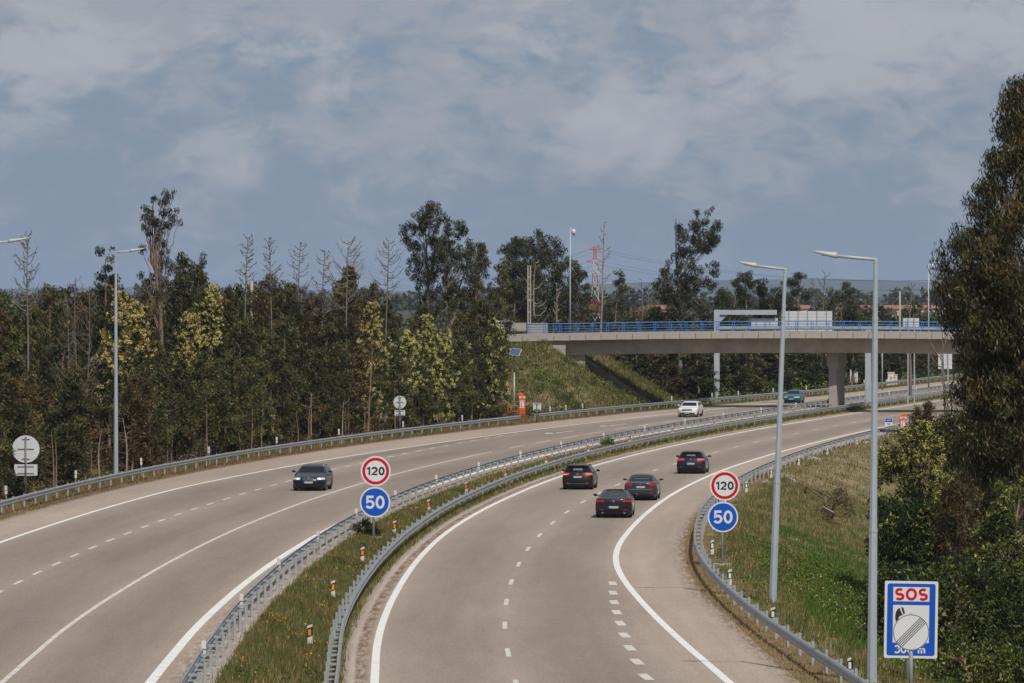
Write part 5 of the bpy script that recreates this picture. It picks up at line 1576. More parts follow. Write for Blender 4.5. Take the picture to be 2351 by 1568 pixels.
# ------------------------------------------------------------------ grass, flowers, undergrowth (uncountable)
def tuft_object(name, X, Y, h, col, wid=.035, blades=4, spread=.10, label=None, lift=0.0, lean=.35):
    n = len(X); Z = gz(X, Y) - .02 + lift
    idx = np.repeat(np.arange(n), blades); m = len(idx)
    bx = X[idx]+RNG.normal(0, spread, m); by = Y[idx]+RNG.normal(0, spread, m); bz = Z[idx]
    hh = h[idx]*RNG.uniform(.5, 1.2, m)
    a = RNG.uniform(0, 2*np.pi, m)
    sx_, sy_ = np.cos(a)*wid*.5, np.sin(a)*wid*.5
    lx, ly = RNG.normal(.08, lean*.5, m)*hh, RNG.normal(0, lean*.5, m)*hh
    V = np.stack([np.stack([bx-sx_, by-sy_, bz], 1), np.stack([bx+sx_, by+sy_, bz], 1), np.stack([bx+lx, by+ly, bz+hh], 1)], 1).reshape(-1, 3)
    F = np.arange(3*m).reshape(m, 3)
    c = col[idx]*RNG.uniform(.7, 1.3, (m, 1))
    T = np.repeat(c, 3, axis=0)
    o = obj(name, mesh(name, V, F, M['grass'], tint=T))
    return tag(o, label, 'grass', kind='stuff')
GREEN = np.array([.095, .115, .026]); LUSH = np.array([.085, .165, .020]); OLIVE = np.array([.17, .155, .048]); STRAW = np.array([.36, .275, .14]); BROWN = np.array([.22, .145, .075])
def patch_noise(X, Y, s):
    """cheap smooth noise from a few sines"""
    r = np.zeros_like(X)
    for i, (a, b, p) in enumerate(((1, .3, .5), (-.6, .8, 2.1), (.35, -1.1, 4.0), (1.7, 1.2, 1.0), (-1.9, .7, 5.2))):
        r += np.sin((a*X+b*Y)*s+p)/(1+i*.4)
    return r/2.6
def colmix(X, Y, weights, s=1.2):
    cols = np.array([GREEN, LUSH, OLIVE, STRAW, BROWN]); w = np.array(weights, float)
    n = len(X); base = patch_noise(X, Y, s)
    f = [w[0]*np.exp(base), w[1]*np.exp(-1.6*base), w[2]*np.ones(n), w[3]*np.exp(1.4*patch_noise(X+9, Y-4, s*1.5)), w[4]*np.exp(1.2*patch_noise(X-3, Y+8, s*.8))]
    P_ = np.stack(f, 1); P_ /= P_.sum(1, keepdims=True)
    u = RNG.random((n, 1)); k = (P_.cumsum(1) < u).sum(1).clip(0, 4)
    return cols[k]
def band(n, y0, y1, f0, f1, power=1.0):
    Y = y0+(y1-y0)*RNG.random(n)**power
    t = RNG.random(n)
    return ref(Y)+f0(Y)*(1-t)+f1(Y)*t, Y
# median
X, Y = band(26000, 128, 300, lambda Y: li_edge(Y)+.05, lambda Y: ri_edge(Y)-.1, 1.25)
tuft_object('median_grass', X, Y, .10+.20*RNG.random(len(X)), colmix(X, Y, (1.8, .6, 2.6, 1.5, 2.4))*.80, .03, 5, .10, 'tall mixed grass growing between the median barriers')
X, Y = band(14000, 300, 700, lambda Y: li_edge(Y)+.05, lambda Y: ri_edge(Y)-.1, 1.2)
tuft_object('median_grass', X, Y, .12+.2*RNG.random(len(X)), colmix(X, Y, (2.2, .9, 2.2, 1.5, 1.0)), .06, 4, .14, 'grass strip between the median barriers far down the road')
# right slope
X, Y = band(52000, 130, 330, lambda Y: off('ro_edge', Y)+.15, lambda Y: off('railE', Y)+15, 1.2)
hh = .07+.26*RNG.random(len(X))**1.5; d_ = X-ref(Y)-off('railE', Y)
hh *= np.clip(.5+d_/3.0, .45, 1.3)
W = colmix(X, Y, (2.0, .7, 2.6, 2.4, 1.1), .8)
W[(np.abs(d_+.2) < 1.1) & (RNG.random(len(X)) < .75)] = np.array([.30, .19, .105])
hh = np.where(np.abs(d_+.2) < 1.1, hh*.45, hh)
lush = (np.abs(d_-6.5-1.5*np.sin(Y*.06)) < 2.4) & (Y < 275) & (RNG.random(len(X)) < .75)
W[lush] = LUSH*.9
tuft_object('slope_grass', X, Y, hh, W*.82, .035, 5, .12, 'rough grass covering the slope behind the right barrier')
X, Y = band(9000, 330, 520, lambda Y: off('ro_edge', Y)+.15, lambda Y: off('railE', Y)+16)
tuft_object('slope_grass', X, Y, .1+.25*RNG.random(len(X)), colmix(X, Y, (1.6, .8, 2.2, 2.6, .8), .6), .07, 4, .16, 'dry grass on the far part of the right slope')
X, Y = band(7000, 135, 330, lambda Y: off('ro_edge', Y)-.05, lambda Y: off('railE', Y)+.5, 1.1)
tuft_object('dry_grass', X, Y, .04+.12*RNG.random(len(X)), np.tile(np.array([.34, .215, .125]), (len(X), 1)), .04, 4, .10, 'short dry brown grass at the foot of the right barrier')
# left verge
X, Y = band(22000, 225, 520, lambda Y: off('lo_edge', Y)-.05, lambda Y: off('railA', Y)-4.5)
dd_ = off('railA', Y)-(X-ref(Y))
W = colmix(X, Y, (1.6, 1.0, 2.0, 1.6, 2.4), .5)
near = (dd_ < .9); W[near & (RNG.random(len(X)) < .8)] = np.array([.24, .15, .085])
tuft_object('verge_grass', X, Y, np.where(near, .06+.16*RNG.random(len(X)), .15+.4*RNG.random(len(X))), W, .045, 4, .12, 'dry grass along the foot of the left barrier')
X, Y = band(8000, 520, 760, lambda Y: off('lo_edge', Y)-.05, lambda Y: off('railA', Y)-6)
tuft_object('verge_grass', X, Y, .1+.25*RNG.random(len(X)), colmix(X, Y, (2, 1.4, 2, 1.2, 1.2), .3), .08, 4, .16, 'grass along the left barrier beyond the bridge')
# embankment
n = 30000; X = RNG.uniform(-8, 17, n); Y = RNG.uniform(500, 560, n)
ok = (X-ref(Y) < off('railA', Y)-.8) & ~((Y > 530) & (Y < 541)); X, Y = X[ok], Y[ok]
ok = patch_noise(X*1.0, Y*1.0, .55)+RNG.normal(0, .35, len(X)) < .75; X, Y = X[ok], Y[ok]
hh = .15+.45*RNG.random(len(X))*(RNG.random(len(X)) < .8)
tuft_object('embankment_grass', X, Y, hh, colmix(X, Y, (2.0, .8, 2.4, 1.9, 2.4), .42)*.72, .07, 4, .16, 'weedy grass covering the bridge embankment')
# undergrowth clumps on the embankment and in the stand
def weed_mass(name, X, Y, r, pal, per, leaf, label):
    Z = gz(X, Y)
    c = np.stack([X, Y, Z+r*.55], 1)
    lf = clump_leaves(c, r, per, pal, leaf, .4, .05, .1, .8, .35)
    tag(obj(name, mesh(name, lf[0], lf[1], M['leaf'], tint=lf[2])), label, 'undergrowth', kind='stuff')
n = 330; X = RNG.uniform(-6, 14, n); Y = RNG.uniform(503, 529, n); ok = X-ref(Y) < off('railA', Y)-1.5; X, Y = X[ok], Y[ok]
weed_mass('embankment_weeds', X, Y, RNG.uniform(.2, .75, len(X)), 'shrub', 55, .18, 'dark green weed clumps dotted over the embankment')
Y = RNG.uniform(240, 500, 420); X = ref(Y)+off('railA', Y)-RNG.uniform(2.2, 9, 420)
weed_mass('undergrowth', X, Y, RNG.uniform(.3, 1.0, 420), 'young_brown', 80, .20, 'brown and green undergrowth below the left stand')
Y = RNG.uniform(560, 900, 300); X = ref(Y)+off('railA', Y)-RNG.uniform(3, 14, 300)
weed_mass('undergrowth', X, Y, RNG.uniform(.6, 1.6, 300), 'shrub', 80, .32, 'green scrub on the verge beyond the bridge')
X, Y = band(70, 135, 300, lambda Y: li_edge(Y)+.5, lambda Y: ri_edge(Y)-.6)
weed_mass('median_weeds', X, Y, RNG.uniform(.10, .30, len(X)), 'shrub', 60, .08, 'low leafy weeds in the median grass')
Y = 200+48*RNG.random(520); X = ref(Y)+off('railE', Y)+5.6+RNG.normal(0, 1.5, 520)+.8*np.sin(Y*.3)
weed_mass('bramble_cover', X, Y, RNG.uniform(.18, .42, len(X)), 'lush', 42, .11, 'bright green brambles covering a patch of the right slope')
Y = 160+40*RNG.random(160); X = ref(Y)+off('railE', Y)+6.2+RNG.normal(0, 1.0, 160)
weed_mass('bramble_cover', X, Y, RNG.uniform(.15, .40, len(X)), 'shrub', 42, .11, 'darker brambles lower down the right slope')
# flowers
def flowers(name, X, Y, h, size, mat_cols, label):
    C = np.stack([X, Y, gz(X, Y)+h], 1)
    v, f, t = puff_arrays(C, np.full(len(C), size*.6), 3, mat_cols, size)
    tag(obj(name, mesh(name, v, f, M['grass'], tint=t)), label, 'flowers', kind='stuff')
X, Y = band(1300, 130, 330, lambda Y: li_edge(Y)+.1, lambda Y: ri_edge(Y)-.15, 1.3)
ok = patch_noise(X*2, Y, .9) > .25; X, Y = X[ok], Y[ok]
flowers('marigold_flowers', X, Y, .24+.12*RNG.random(len(X)), .052, ((.75, .36, .02), (.70, .45, .03), (.65, .28, .02)), 'small orange-yellow flowers scattered through the median grass')
X, Y = band(260, 140, 300, lambda Y: off('railE', Y)+.6, lambda Y: off('railE', Y)+7)
flowers('marigold_flowers', X, Y, .18+.1*RNG.random(len(X)), .05, ((.75, .36, .02), (.70, .45, .03)), 'small orange-yellow flowers on the right slope')
X, Y = band(170, 150, 230, lambda Y: off('railE', Y)+3.5, lambda Y: off('railE', Y)+8)
flowers('umbel_flowers', X, Y, .35+.15*RNG.random(len(X)), .05, ((.55, .52, .42),), 'pale umbel flowers on the right slope')
# crumbled white stones on the right slope
st = []
for px, py in ((1838, 1058), (1848, 1060), (1858, 1064), (1866, 1068), (1876, 1071), (1790, 1107), (1800, 1110), (1812, 1112), (1822, 1115), (1770, 1127), (1760, 1124), (1965, 1024), (1990, 1030)):
    for q in range(9):
        X_, Y_ = unproject(px+random.uniform(-6, 6), py+random.uniform(-2, 2), -.4)
        st.append((X_, Y_, gzf(X_, Y_)+.06))
st = np.array(st); v, f, t = puff_arrays(st, np.full(len(st), .10), 6, ((.55, .50, .45), (.45, .40, .36)), .16)
tag(obj('crumbled_stones', mesh('crumbled_stones', v, f, M['grass'], tint=t)), 'pale crumbled stones in rows on the right slope', 'stones', kind='stuff')

# broken wooden fence on the right slope
def wp(px, py, z=None, Y=None):
    Y = Y or 300.0
    return Vector((at(px, Y), Y, zt(py, Y)))
Yw = 298.0; ax = at(1872, Yw); zb = gzf(ax, Yw)
root = tag(empty('broken_fence', (ax, Yw, zb)), 'broken wooden post fence with fallen rails on the right slope', 'fence')
def fl(p, y=0.0): return (at(p[0], Yw)-ax, y, zt(p[1], Yw)-zb)
g0 = -0.3
for (a, b, y) in (((1848, 1106), (1848, 1134), 0), ((1882, 1118), (1882, 1140), -.4), ((1889, 1136), (1889, 1166), -2.5)):
    MB().tube([fl(b, y), fl(a, y)], .075, 7).build('fence_post', M['wood'], root, True)
for (a, b, y0, y1) in (((1850, 1116), (1889, 1144), 0, -2.4), ((1850, 1116), (1882, 1127), 0, -.4), ((1882, 1127), (1907, 1143), -.4, -1.2)):
    MB().tube([fl(a, y0), fl(b, y1)], .05, 6).build('fence_rail', M['wood'], root, True)
MB().box(0, .7, -.04, .04, 0, .28).build('fallen_board', M['bark_pale'], root, loc=fl((1878, 1166), -2.6), rot=(.7, .5, .2))

# ------------------------------------------------------------------ cars
def car(name, label, X, Y, z, heading, spec):
    root = tag(empty(name, (X, Y, z)), label, 'car')
    root.rotation_euler = (0, 0, heading)
    lv = spec['levels']; L = spec['L']; W = spec['W']
    Z = np.array([l[0] for l in lv]); A = np.array([l[1:] for l in lv], float)
    def get(zz):
        return [float(np.interp(zz, Z, A[:, i])) for i in range(5)]     # yr, yf, w, cr, cf
    def rearP(xf, zz, d=0.0):
        yr, yf, w, cr, cf = get(zz); return (w*xf, yr+cr*abs(xf)**3-d, zz)
    def frontP(xf, zz, d=0.0):
        yr, yf, w, cr, cf = get(zz); return (w*xf, yf-cf*abs(xf)**3+d, zz)
    def sideP(s, t, zz, d=0.0):
        yr, yf, w, cr, cf = get(zz); y = (yr+cr)*(1-t)+(yf-cf)*t
        bulge = 1 + .0*math.sin(math.pi*t)
        return (s*(w*bulge+d), y, zz)
    zs = []
    for a, b in zip(Z[:-1], Z[1:]): zs += list(np.linspace(a, b, 3)[:-1])
    zs.append(Z[-1])
    V, F = [], []
    nr, ns = 11, 10; ring = 2*nr+2*(ns-1)
    for zz in zs:
        for i in range(nr): V.append(rearP(-1+2*i/(nr-1), zz))
        for i in range(1, ns): V.append(sideP(1, i/ns, zz))
        for i in range(nr): V.append(frontP(1-2*i/(nr-1), zz))
        for i in range(1, ns): V.append(sideP(-1, 1-i/ns, zz))
    N = len(V)//len(zs)
    for r_ in range(len(zs)-1):
        for j in range(N): F.append((r_*N+j, r_*N+(j+1) % N, (r_+1)*N+(j+1) % N, (r_+1)*N+j))
    F.append(tuple(reversed(range(N)))); F.append(tuple((len(zs)-1)*N+j for j in range(N)))
    ox = L/2
    def build(mb, nm, mat, parent=None, smooth=False):
        o = mb.build(nm, mat, parent or root, smooth)
        if parent is None: o.location = (0, -ox, 0)
        return o
    body = build(MB().add(V, F), 'body', spec['paint'], None, True)
    def grid(fn, a0, a1, z0, z1, na=5, nz=4, taper=0.0):
        V, F = [], []
        for i in range(nz+1):
            zz = z0+(z1-z0)*i/nz
            for j in range(na+1):
                sh = taper*(i/nz)
                V.append(fn((a0+(a1-a0)*j/na)*(1-sh), zz))
        for i in range(nz):
            for j in range(na): F.append((i*(na+1)+j, i*(na+1)+j+1, (i+1)*(na+1)+j+1, (i+1)*(na+1)+j))
        return MB().add(V, F)
    def rear(nm, a0, a1, z0, z1, mat, d=.012, parent=None, taper=0.0): return build(grid(lambda a, q: rearP(a, q, d), a0, a1, z0, z1, taper=taper), nm, mat, parent)
    def front(nm, a0, a1, z0, z1, mat, d=.012, parent=None, taper=0.0): return build(grid(lambda a, q: frontP(a, q, d), a0, a1, z0, z1, taper=taper), nm, mat, parent)
    def side(nm, s, t0, t1, z0, z1, mat, d=.010, parent=None): return build(grid(lambda a, q: sideP(s, a, q, d), t0, t1, z0, z1), nm, mat, parent)
    zb, zr = spec['belt'], spec['roofline']
    build(grid(lambda a, q: rearP(a, q, .012), -.86, .86, zb+spec.get('rw0', .03), zr-.03, 8, 4), 'rear_window', M['glass'])
    wi = spec.get('inner', .35)
    if wi: build(grid(lambda a, q: rearP(a, q, .0165), -wi, wi*1.1, zb+.14, zr-.12, 5, 3), 'seen_through_patch', M['glass_int'])
    build(grid(lambda a, q: frontP(a, q, .012), -.88, .88, zb+.03, zr-.03, 8, 4), 'windscreen', M['glass'])
    for s in (-1, 1):
        for t0, t1 in spec['side_win']: side('side_window', s, t0, t1, zb+.04, zr-.05, M['glass'])
        for t in spec['doors']: build(grid(lambda a, q: sideP(s, a, q, .004), t-.002, t+.002, .30, zb), 'door_gap', M['black_plastic'])
        for t in spec['doors'][:2]: build(MB().box(s*(W/2-.02) if s > 0 else s*(W/2+.03), s*(W/2+.03) if s > 0 else s*(W/2-.02), t*L+.12, t*L+.28, zb-.15, zb-.12), 'door_handle', spec['paint'])
        side('sill', s, .16, .84, .19, .29, M['black_plastic'], .008)
        # mirrors
        ym = L*spec.get('mirror', .62)
        mm = MB()
        cxm, czm = s*(W/2+.13), zb+.06
        n8 = 10
        for q in range(2):
            pass
        Vm = []; Fm = []
        for (yy_, sc_) in ((-.055, .85), (-.03, 1.0), (.03, .95), (.09, .55)):
            for k in range(n8):
                t_ = 2*math.pi*k/n8; Vm.append((cxm+math.cos(t_)*.115*sc_, ym+yy_, czm+math.sin(t_)*.072*sc_))
        for i in range(3):
            for k in range(n8): Fm.append((i*n8+k, i*n8+(k+1) % n8, (i+1)*n8+(k+1) % n8, (i+1)*n8+k))
        Fm += [tuple(range(n8)), tuple(3*n8+k for k in reversed(range(n8)))]
        mir = build(mm.add(Vm, Fm), 'wing_mirror', spec.get('mirror_mat', spec['paint']), None, True)
        build(MB().box(min(s*(W/2-.08), cxm), max(s*(W/2-.08), cxm), ym-.01, ym+.05, czm-.06, czm-.03), 'mirror_arm', M['black_plastic'], None)
        # wheels
        for yw in spec['axles']:
            R = spec.get('R', .32); xw = s*(W/2-.115)
            MBa = MB()
            nn = 24; Va = []; Fa = []
            for (xx_) in (s*(W/2-.25), s*(W/2+.006)):
                for k in range(nn): Va.append((xx_, yw+math.cos(2*math.pi*k/nn)*(R+.055), R+math.sin(2*math.pi*k/nn)*(R+.055)))
            for k in range(nn): Fa.append((k, (k+1) % nn, nn+(k+1) % nn, nn+k))
            Fa.append(tuple(nn+k for k in range(nn)))
            Va = [(a, b, max(c, .16)) for a, b, c in Va]
            build(MBa.add(Va, Fa), 'wheel_arch', M['black_plastic'])
            wh = tag(empty('wheel', (xw, yw-ox, R))); wh.parent = root
            V2 = []; F2 = []
            for (dx, rr) in ((-.11, R*.78), (-.105, R*.95), (-.07, R), (.07, R), (.105, R*.95), (.11, R*.78)):
                for k in range(nn): V2.append((dx, math.cos(2*math.pi*k/nn)*rr, math.sin(2*math.pi*k/nn)*rr))
            for i in range(5):
                for k in range(nn): F2.append((i*nn+k, i*nn+(k+1) % nn, (i+1)*nn+(k+1) % nn, (i+1)*nn+k))
            F2 += [tuple(range(nn)), tuple(5*nn+k for k in range(nn))]
            MB().add(V2, F2).build('tyre', M['tyre'], wh, True)
            rm = MB()
            for k in range(5):
                a_ = 2*math.pi*k/5; 
                c_, s_ = math.cos(a_), math.sin(a_)
                P = [(-.035, .03), (.035, .03), (.05, R*.66), (-.05, R*.66)]
                Vq = [(s*.118, p[0]*c_-p[1]*s_, p[0]*s_+p[1]*c_) for p in P]+[(s*.095, p[0]*c_-p[1]*s_, p[0]*s_+p[1]*c_) for p in P]
                rm.add(Vq, [(0, 1, 2, 3), (4, 7, 6, 5), (0, 4, 5, 1), (1, 5, 6, 2), (2, 6, 7, 3), (3, 7, 4, 0)])
            Vr = []; Fr = []
            for rr in (R*.62, R*.70):
                for xx in (.096, .120):
                    for k in range(nn): Vr.append((s*xx, math.cos(2*math.pi*k/nn)*rr, math.sin(2*math.pi*k/nn)*rr))
            for k in range(nn):
                q = (k+1) % nn; Fr += [(nn+k, nn+q, 3*nn+q, 3*nn+k), (2*nn+k, 2*nn+q, 3*nn+q, 3*nn+k), (k, q, nn+q, nn+k)]
            rm.add(Vr, Fr)
            rm.build('rim', M['rim'], wh)
    # underbody
    build(MB().box(-W/2+.15, W/2-.15, .25, L-.25, .13, .21), 'underbody', M['black_plastic'])
    # plates
    def plate(zc, front_=False):
        P = frontP if front_ else rearP
        y = P(0, zc, .025)[1]; sg = 1 if front_ else -1
        y0, y1 = sorted((y, y-sg*.03))
        o = build(MB().box(-.26, .26, y0, y1, zc-.055, zc+.055), 'number_plate', M['plate'])
        y2 = y+sg*.004; yy0, yy1 = sorted((y2, y))
        le, ri = (-.26, -.215) if not front_ else (.215, .26)
        MB().box(le, ri, yy0, yy1, zc-.053, zc+.053).build('blue_strip', M['plate_blue'], o)
        MB().box(-ri, -le, yy0, yy1, zc-.053, zc+.053).build('yellow_strip', M['plate_gold'], o)
    plate(spec['plate_r']); plate(spec['plate_f'], True)
    # front fittings
    f = spec['front']
    for s in (-1, 1):
        a0, a1 = sorted((s*f['hl'][0], s*f['hl'][1]))
        hl = front('headlight', a0, a1, f['hl'][2], f['hl'][3], M['head'])
        if f.get('on'):
            xc = s*(f['hl'][0]*.65+f['hl'][1]*.35); p = frontP(xc, (f['hl'][2]+f['hl'][3])/2, .03)
            MB().tube([(p[0], p[1], p[2]), (p[0], p[1]+.02, p[2])], .05, 12).build('bulb', M['lamp_on'], hl)
        if f.get('drl'):
            front('running_light', a0, a1, f['hl'][3]-.02, f['hl'][3]+.005, M['drl_on'], .03)
    if f['grille'] == 'kidney':
        for s in (-1, 1):
            a0, a1 = sorted((s*.03, s*.33)); front('grille_surround', a0-.02, a1+.02, f['g'][0]-.02, f['g'][1]+.02, M['chrome'], .014)
            front('grille', a0, a1, f['g'][0], f['g'][1], M['black_plastic'], .022)
    else:
        front('grille', -f['gw'], f['gw'], f['g'][0], f['g'][1], M['black_plastic'], .016)
        if f.get('strip'): front('grille_strip', -f['gw'], f['gw'], f['g'][1]-.015, f['g'][1]+.012, M['chrome'], .022)
    front('lower_intake', -.78, .78, f['low'][0], f['low'][1], M['black_plastic'], .014)
    if f.get('emblem'):
        p = frontP(0, f['emblem'], .03); e = .085
        if f['etype'] == 'diamond':
            MB().prism([(-e*.8, f['emblem']), (0, f['emblem']+e*1.2), (e*.8, f['emblem']), (0, f['emblem']-e*1.2)], p[1]-.01, p[1]+.01).build('emblem', M['chrome'], root, loc=(0, -ox, 0))
        else:
            MB().prism(disc(0, f['emblem'], e*.6, 20), p[1]-.01, p[1]+.01).build('emblem', M['chrome'], root, loc=(0, -ox, 0))
    # rear fittings
    r_ = spec['rear']
    for s in (-1, 1):
        a0, a1 = sorted((s*r_['tl'][0], s*r_['tl'][1]))
        tl = rear('tail_light', a0, a1, r_['tl'][2], r_['tl'][3], M['tail'] if not r_.get('lit') else M['brake_on'], .018)
        if r_.get('wrap'): side('tail_light_side', s, 0.0, r_['wrap'], r_['tl'][2], r_['tl'][3], M['tail'])
        if r_.get('seg'):
            for q in range(3):
                a = r_['tl'][0]+(r_['tl'][1]-r_['tl'][0])*(.12+.3*q); b0, b1 = sorted((s*a, s*(a+.07)))
                rear('lamp_claw', b0, b1, r_['tl'][2]+.02, r_['tl'][3]-.02, M['brake_on'], .03)
        b0, b1 = sorted((s*.55, s*.78)); rear('bumper_reflector', b0, b1, r_['refl']-.018, r_['refl']+.018, M['tail'], .018)
    if r_.get('turn'): rear('left_indicator', -1.0, -.72, r_['tl'][2], r_['tl'][2]+.05, M['turn_on'], .03)
    if r_.get('bar'): rear('rear_light_bar', -.99, .99, r_['bar'][0], r_['bar'][1], M['black_plastic'], .012)
    rear('diffuser', -.72, .72, r_['dif'][0], r_['dif'][1], M['black_plastic'], .014)
    if r_.get('chrome'): rear('bumper_trim', -.74, .74, r_['chrome'], r_['chrome']+.02, M['chrome'], .022)
    if r_.get('exh'):
        for s in (-1, 1):
            p = rearP(s*.62, .27, .0)
            MB().tube([(p[0], p[1]-.05, .27), (p[0], p[1]+.15, .27)], .045, 10).build('exhaust_tip', M['chrome'], root, loc=(0, -ox, 0))
    if r_.get('wiper'):
        p = rearP(0, zb+.06, .03); q = rearP(.45, zb+.09, .03)
        MB().tube([p, q], .014, 6).build('rear_wiper', M['black_plastic'], root, loc=(0, -ox, 0))
    ze = r_['emblem']; p = rearP(0, ze, .02)
    if r_.get('etype') == 'oval': em = [(x_*.8, ze+(z_-ze)*.75) for x_, z_ in disc(0, ze, .075, 20)]
    elif r_.get('etype') == 'shield': em = [(-.05, ze+.06), (.05, ze+.06), (.055, ze-.01), (0, ze-.08), (-.055, ze-.01)]
    else: em = disc(0, ze, .06, 20)
    MB().prism(em, p[1]-.01, p[1]+.015).build('emblem', M['chrome'], root, loc=(0, -ox, 0))
    if r_.get('letters'):
        me, tw, th = text_mesh(r_['letters'], 1.0, M['chrome'], .01)
        for v in me.vertices: v.co = (v.co.x*.42/tw, v.co.y, v.co.z*.035/th)
        p = rearP(0, ze-.14, .022); obj('lettering', me, root, (0, p[1]-ox, ze-.14))
    # roof fittings
    if spec.get('rails'):
        for s in (-1, 1):
            w_ = get(zr+.02)[2]
            MB().tube([(s*(w_-.03), L*.12, zr-.01), (s*(w_-.03), L*.16, zr+.075), (s*(w_-.03), L*.5, zr+.085), (s*(w_-.03), L*.54, zr+.0)], .02, 6).build('roof_rail', M['black_plastic'] if spec['rails'] != 'chrome' else M['galv'], root, True, loc=(0, -ox, 0))
    yf_ = get(Z[-1])[0]
    MB().add([(-.015, yf_+.02, Z[-1]-.01), (.015, yf_+.02, Z[-1]-.01), (0, yf_+.18, Z[-1]-.01), (0, yf_+.04, Z[-1]+.07)], [(0, 1, 3), (1, 2, 3), (2, 0, 3), (0, 2, 1)]).build('roof_antenna', M['black_plastic'], root, loc=(0, -ox, 0))
    if spec.get('spoiler'):
        yr, _, w, cr, _ = get(zr+.01)
        MB().box(-w*.86, w*.86, yr-.10, yr+.12, zr+.0, zr+.03).build('roof_spoiler', spec['paint'], root, loc=(0, -ox, 0))
    return root

def hatch(L, W, H, rear_rake=.35, nose=.0):
    w = W/2
    return [(.17, .22, L-.22, w*.90, .10, .22), (.26, .07, L-.07, w*.97, .14, .32), (.42, .0, L, w, .18, .40), (.58, .02, L-.01, w*1.0, .18, .42), (.68, .05, L-.07, w*1.0, .17, .42),
            (.78, .08, L-.25, w*.99, .16, .36), (.88, .12, L-.75, w*.975, .15, .25), (.955, .15, L-1.15, w*.955, .14, .20), (1.02, .20, L-1.32, w*.92, .12, .16),
            (H-.10, .15+rear_rake*1.2, L-2.02, w*.735, .10, .12), (H-.045, .20+rear_rake*1.3, L-2.20, w*.67, .10, .10), (H, .6+rear_rake, L-2.60, w*.45, .06, .06)]
def sedan(L, W, H, deck=.55, deckz=1.03, rake=1.0):
    w = W/2
    return [(.17, .25, L-.22, w*.90, .12, .22), (.26, .08, L-.07, w*.97, .16, .32), (.42, .0, L, w, .22, .42), (.58, .01, L-.01, w*1.0, .24, .44), (.68, .03, L-.07, w*1.0, .24, .42),
            (.80, .05, L-.27, w*.99, .24, .36), (.90, .04, L-.85, w*.975, .24, .25), (.975, .06, L-1.2, w*.95, .22, .20), (deckz, deck, L-1.42, w*.89, .10, .16),
            (H-.10, deck+rake, L-2.15, w*.70, .10, .12), (H-.045, deck+rake*1.12, L-2.35, w*.64, .10, .10), (H, deck+rake*1.5, L-2.75, w*.42, .06, .06)]
def base_spec(**k):
    s = dict(belt=1.0, roofline=1.38, side_win=[(.14, .36), (.38, .62), (.64, .86)], doors=[.33, .55], axles=(.85, 3.45), plate_r=.70, plate_f=.50,
             front=dict(hl=(.50, .97, .64, .78), grille='bar', g=(.66, .76), gw=.45, low=(.24, .38), emblem=.70, etype='disc'),
             rear=dict(tl=(.50, 1.0, .86, .98), refl=.42, dif=(.20, .34), emblem=.93, wrap=.05))
    for a, b in k.items():
        if a in ('front', 'rear'): s[a].update(b)
        else: s[a] = b
    return s
BLK = paint('car_paint_black', (.005, .0055, .007)); GRY = paint('car_paint_grey', (.045, .048, .056), .28, .4); NVY = paint('car_paint_navy', (.005, .010, .026))
BLK2 = paint('car_paint_charcoal', (.008, .009, .012)); WHT = paint('car_paint_white', (.66, .67, .68), .3, 0.0); TEAL = paint('car_paint_teal', (.004, .12, .17), .25, .3)
SLV = paint('car_paint_silver', (.40, .42, .44), .3, .5)
def car_at(name, label, px, py, z, spec, toward=False):
    X, Y = unproject(px, py, z)
    h = -math.atan(slope(Y))
    L = spec['L']
    # the measured point is the near end of the car at the tyres
    Yc = Y + L/2 - .35; Xc = X + slope(Y)*(L/2-.35)
    return car(name, label, Xc, Yc, z+.012, h + (math.pi if toward else 0), spec)
car_at('saloon_car', 'black fastback saloon with dark full-width tail panel, nearest of the three together', 1409, 1189.5, 0,
       base_spec(L=4.75, W=1.86, paint=BLK2, levels=sedan(4.75, 1.86, 1.41, .38, 1.04, 1.35), belt=1.04, roofline=1.31, axles=(.98, 3.78), inner=.30, plate_r=.56,
                 side_win=[(.05, .30), (.33, .60), (.62, .90)], rear=dict(tl=(.52, .98, .82, .92), bar=(.80, .94), seg=True, refl=.44, dif=(.19, .33), exh=True, emblem=.87, etype='shield', chrome=.22, wrap=.04)))
car_at('saloon_car', 'grey saloon with wide red tail lights, right of the three together', 1471, 1149.5, 0,
       base_spec(L=4.68, W=1.81, paint=GRY, levels=sedan(4.68, 1.81, 1.43, .62, 1.05, .85), belt=1.05, roofline=1.33, axles=(.95, 3.75), inner=.55, plate_r=.76,
                 side_win=[(.04, .30), (.33, .60), (.62, .90)], rear=dict(tl=(.55, 1.0, .80, .95), refl=.40, dif=(.19, .30), emblem=.955, etype='shield', chrome=.62, wrap=.07)))
car_at('estate_car', 'black estate car with roof rails, its left indicator lit, beside the median', 1326.5, 1124.5, 0,
       base_spec(L=4.56, W=1.80, paint=BLK, levels=hatch(4.56, 1.80, 1.48, .22), belt=1.01, roofline=1.38, axles=(.90, 3.52), inner=.35, rails='black', spoiler=True, plate_r=.76,
                 rear=dict(tl=(.58, 1.0, .87, .99), lit=True, turn=True, refl=.42, dif=(.19, .33), emblem=.94, chrome=.36, wiper=True, wrap=.05)))
car_at('hatchback_car', 'dark hatchback alone ahead of the others in the right lane', 1586.5, 1088, 0,
       base_spec(L=4.28, W=1.82, paint=NVY, levels=hatch(4.28, 1.82, 1.46, .34), belt=1.02, roofline=1.36, axles=(.82, 3.40), inner=.35, spoiler=True, plate_r=.66, mirror_mat=BLK,
                 rear=dict(tl=(.48, 1.0, .88, .98), lit=True, refl=.44, dif=(.19, .33), emblem=.94, letters='LEON', wiper=True, wrap=.05)))
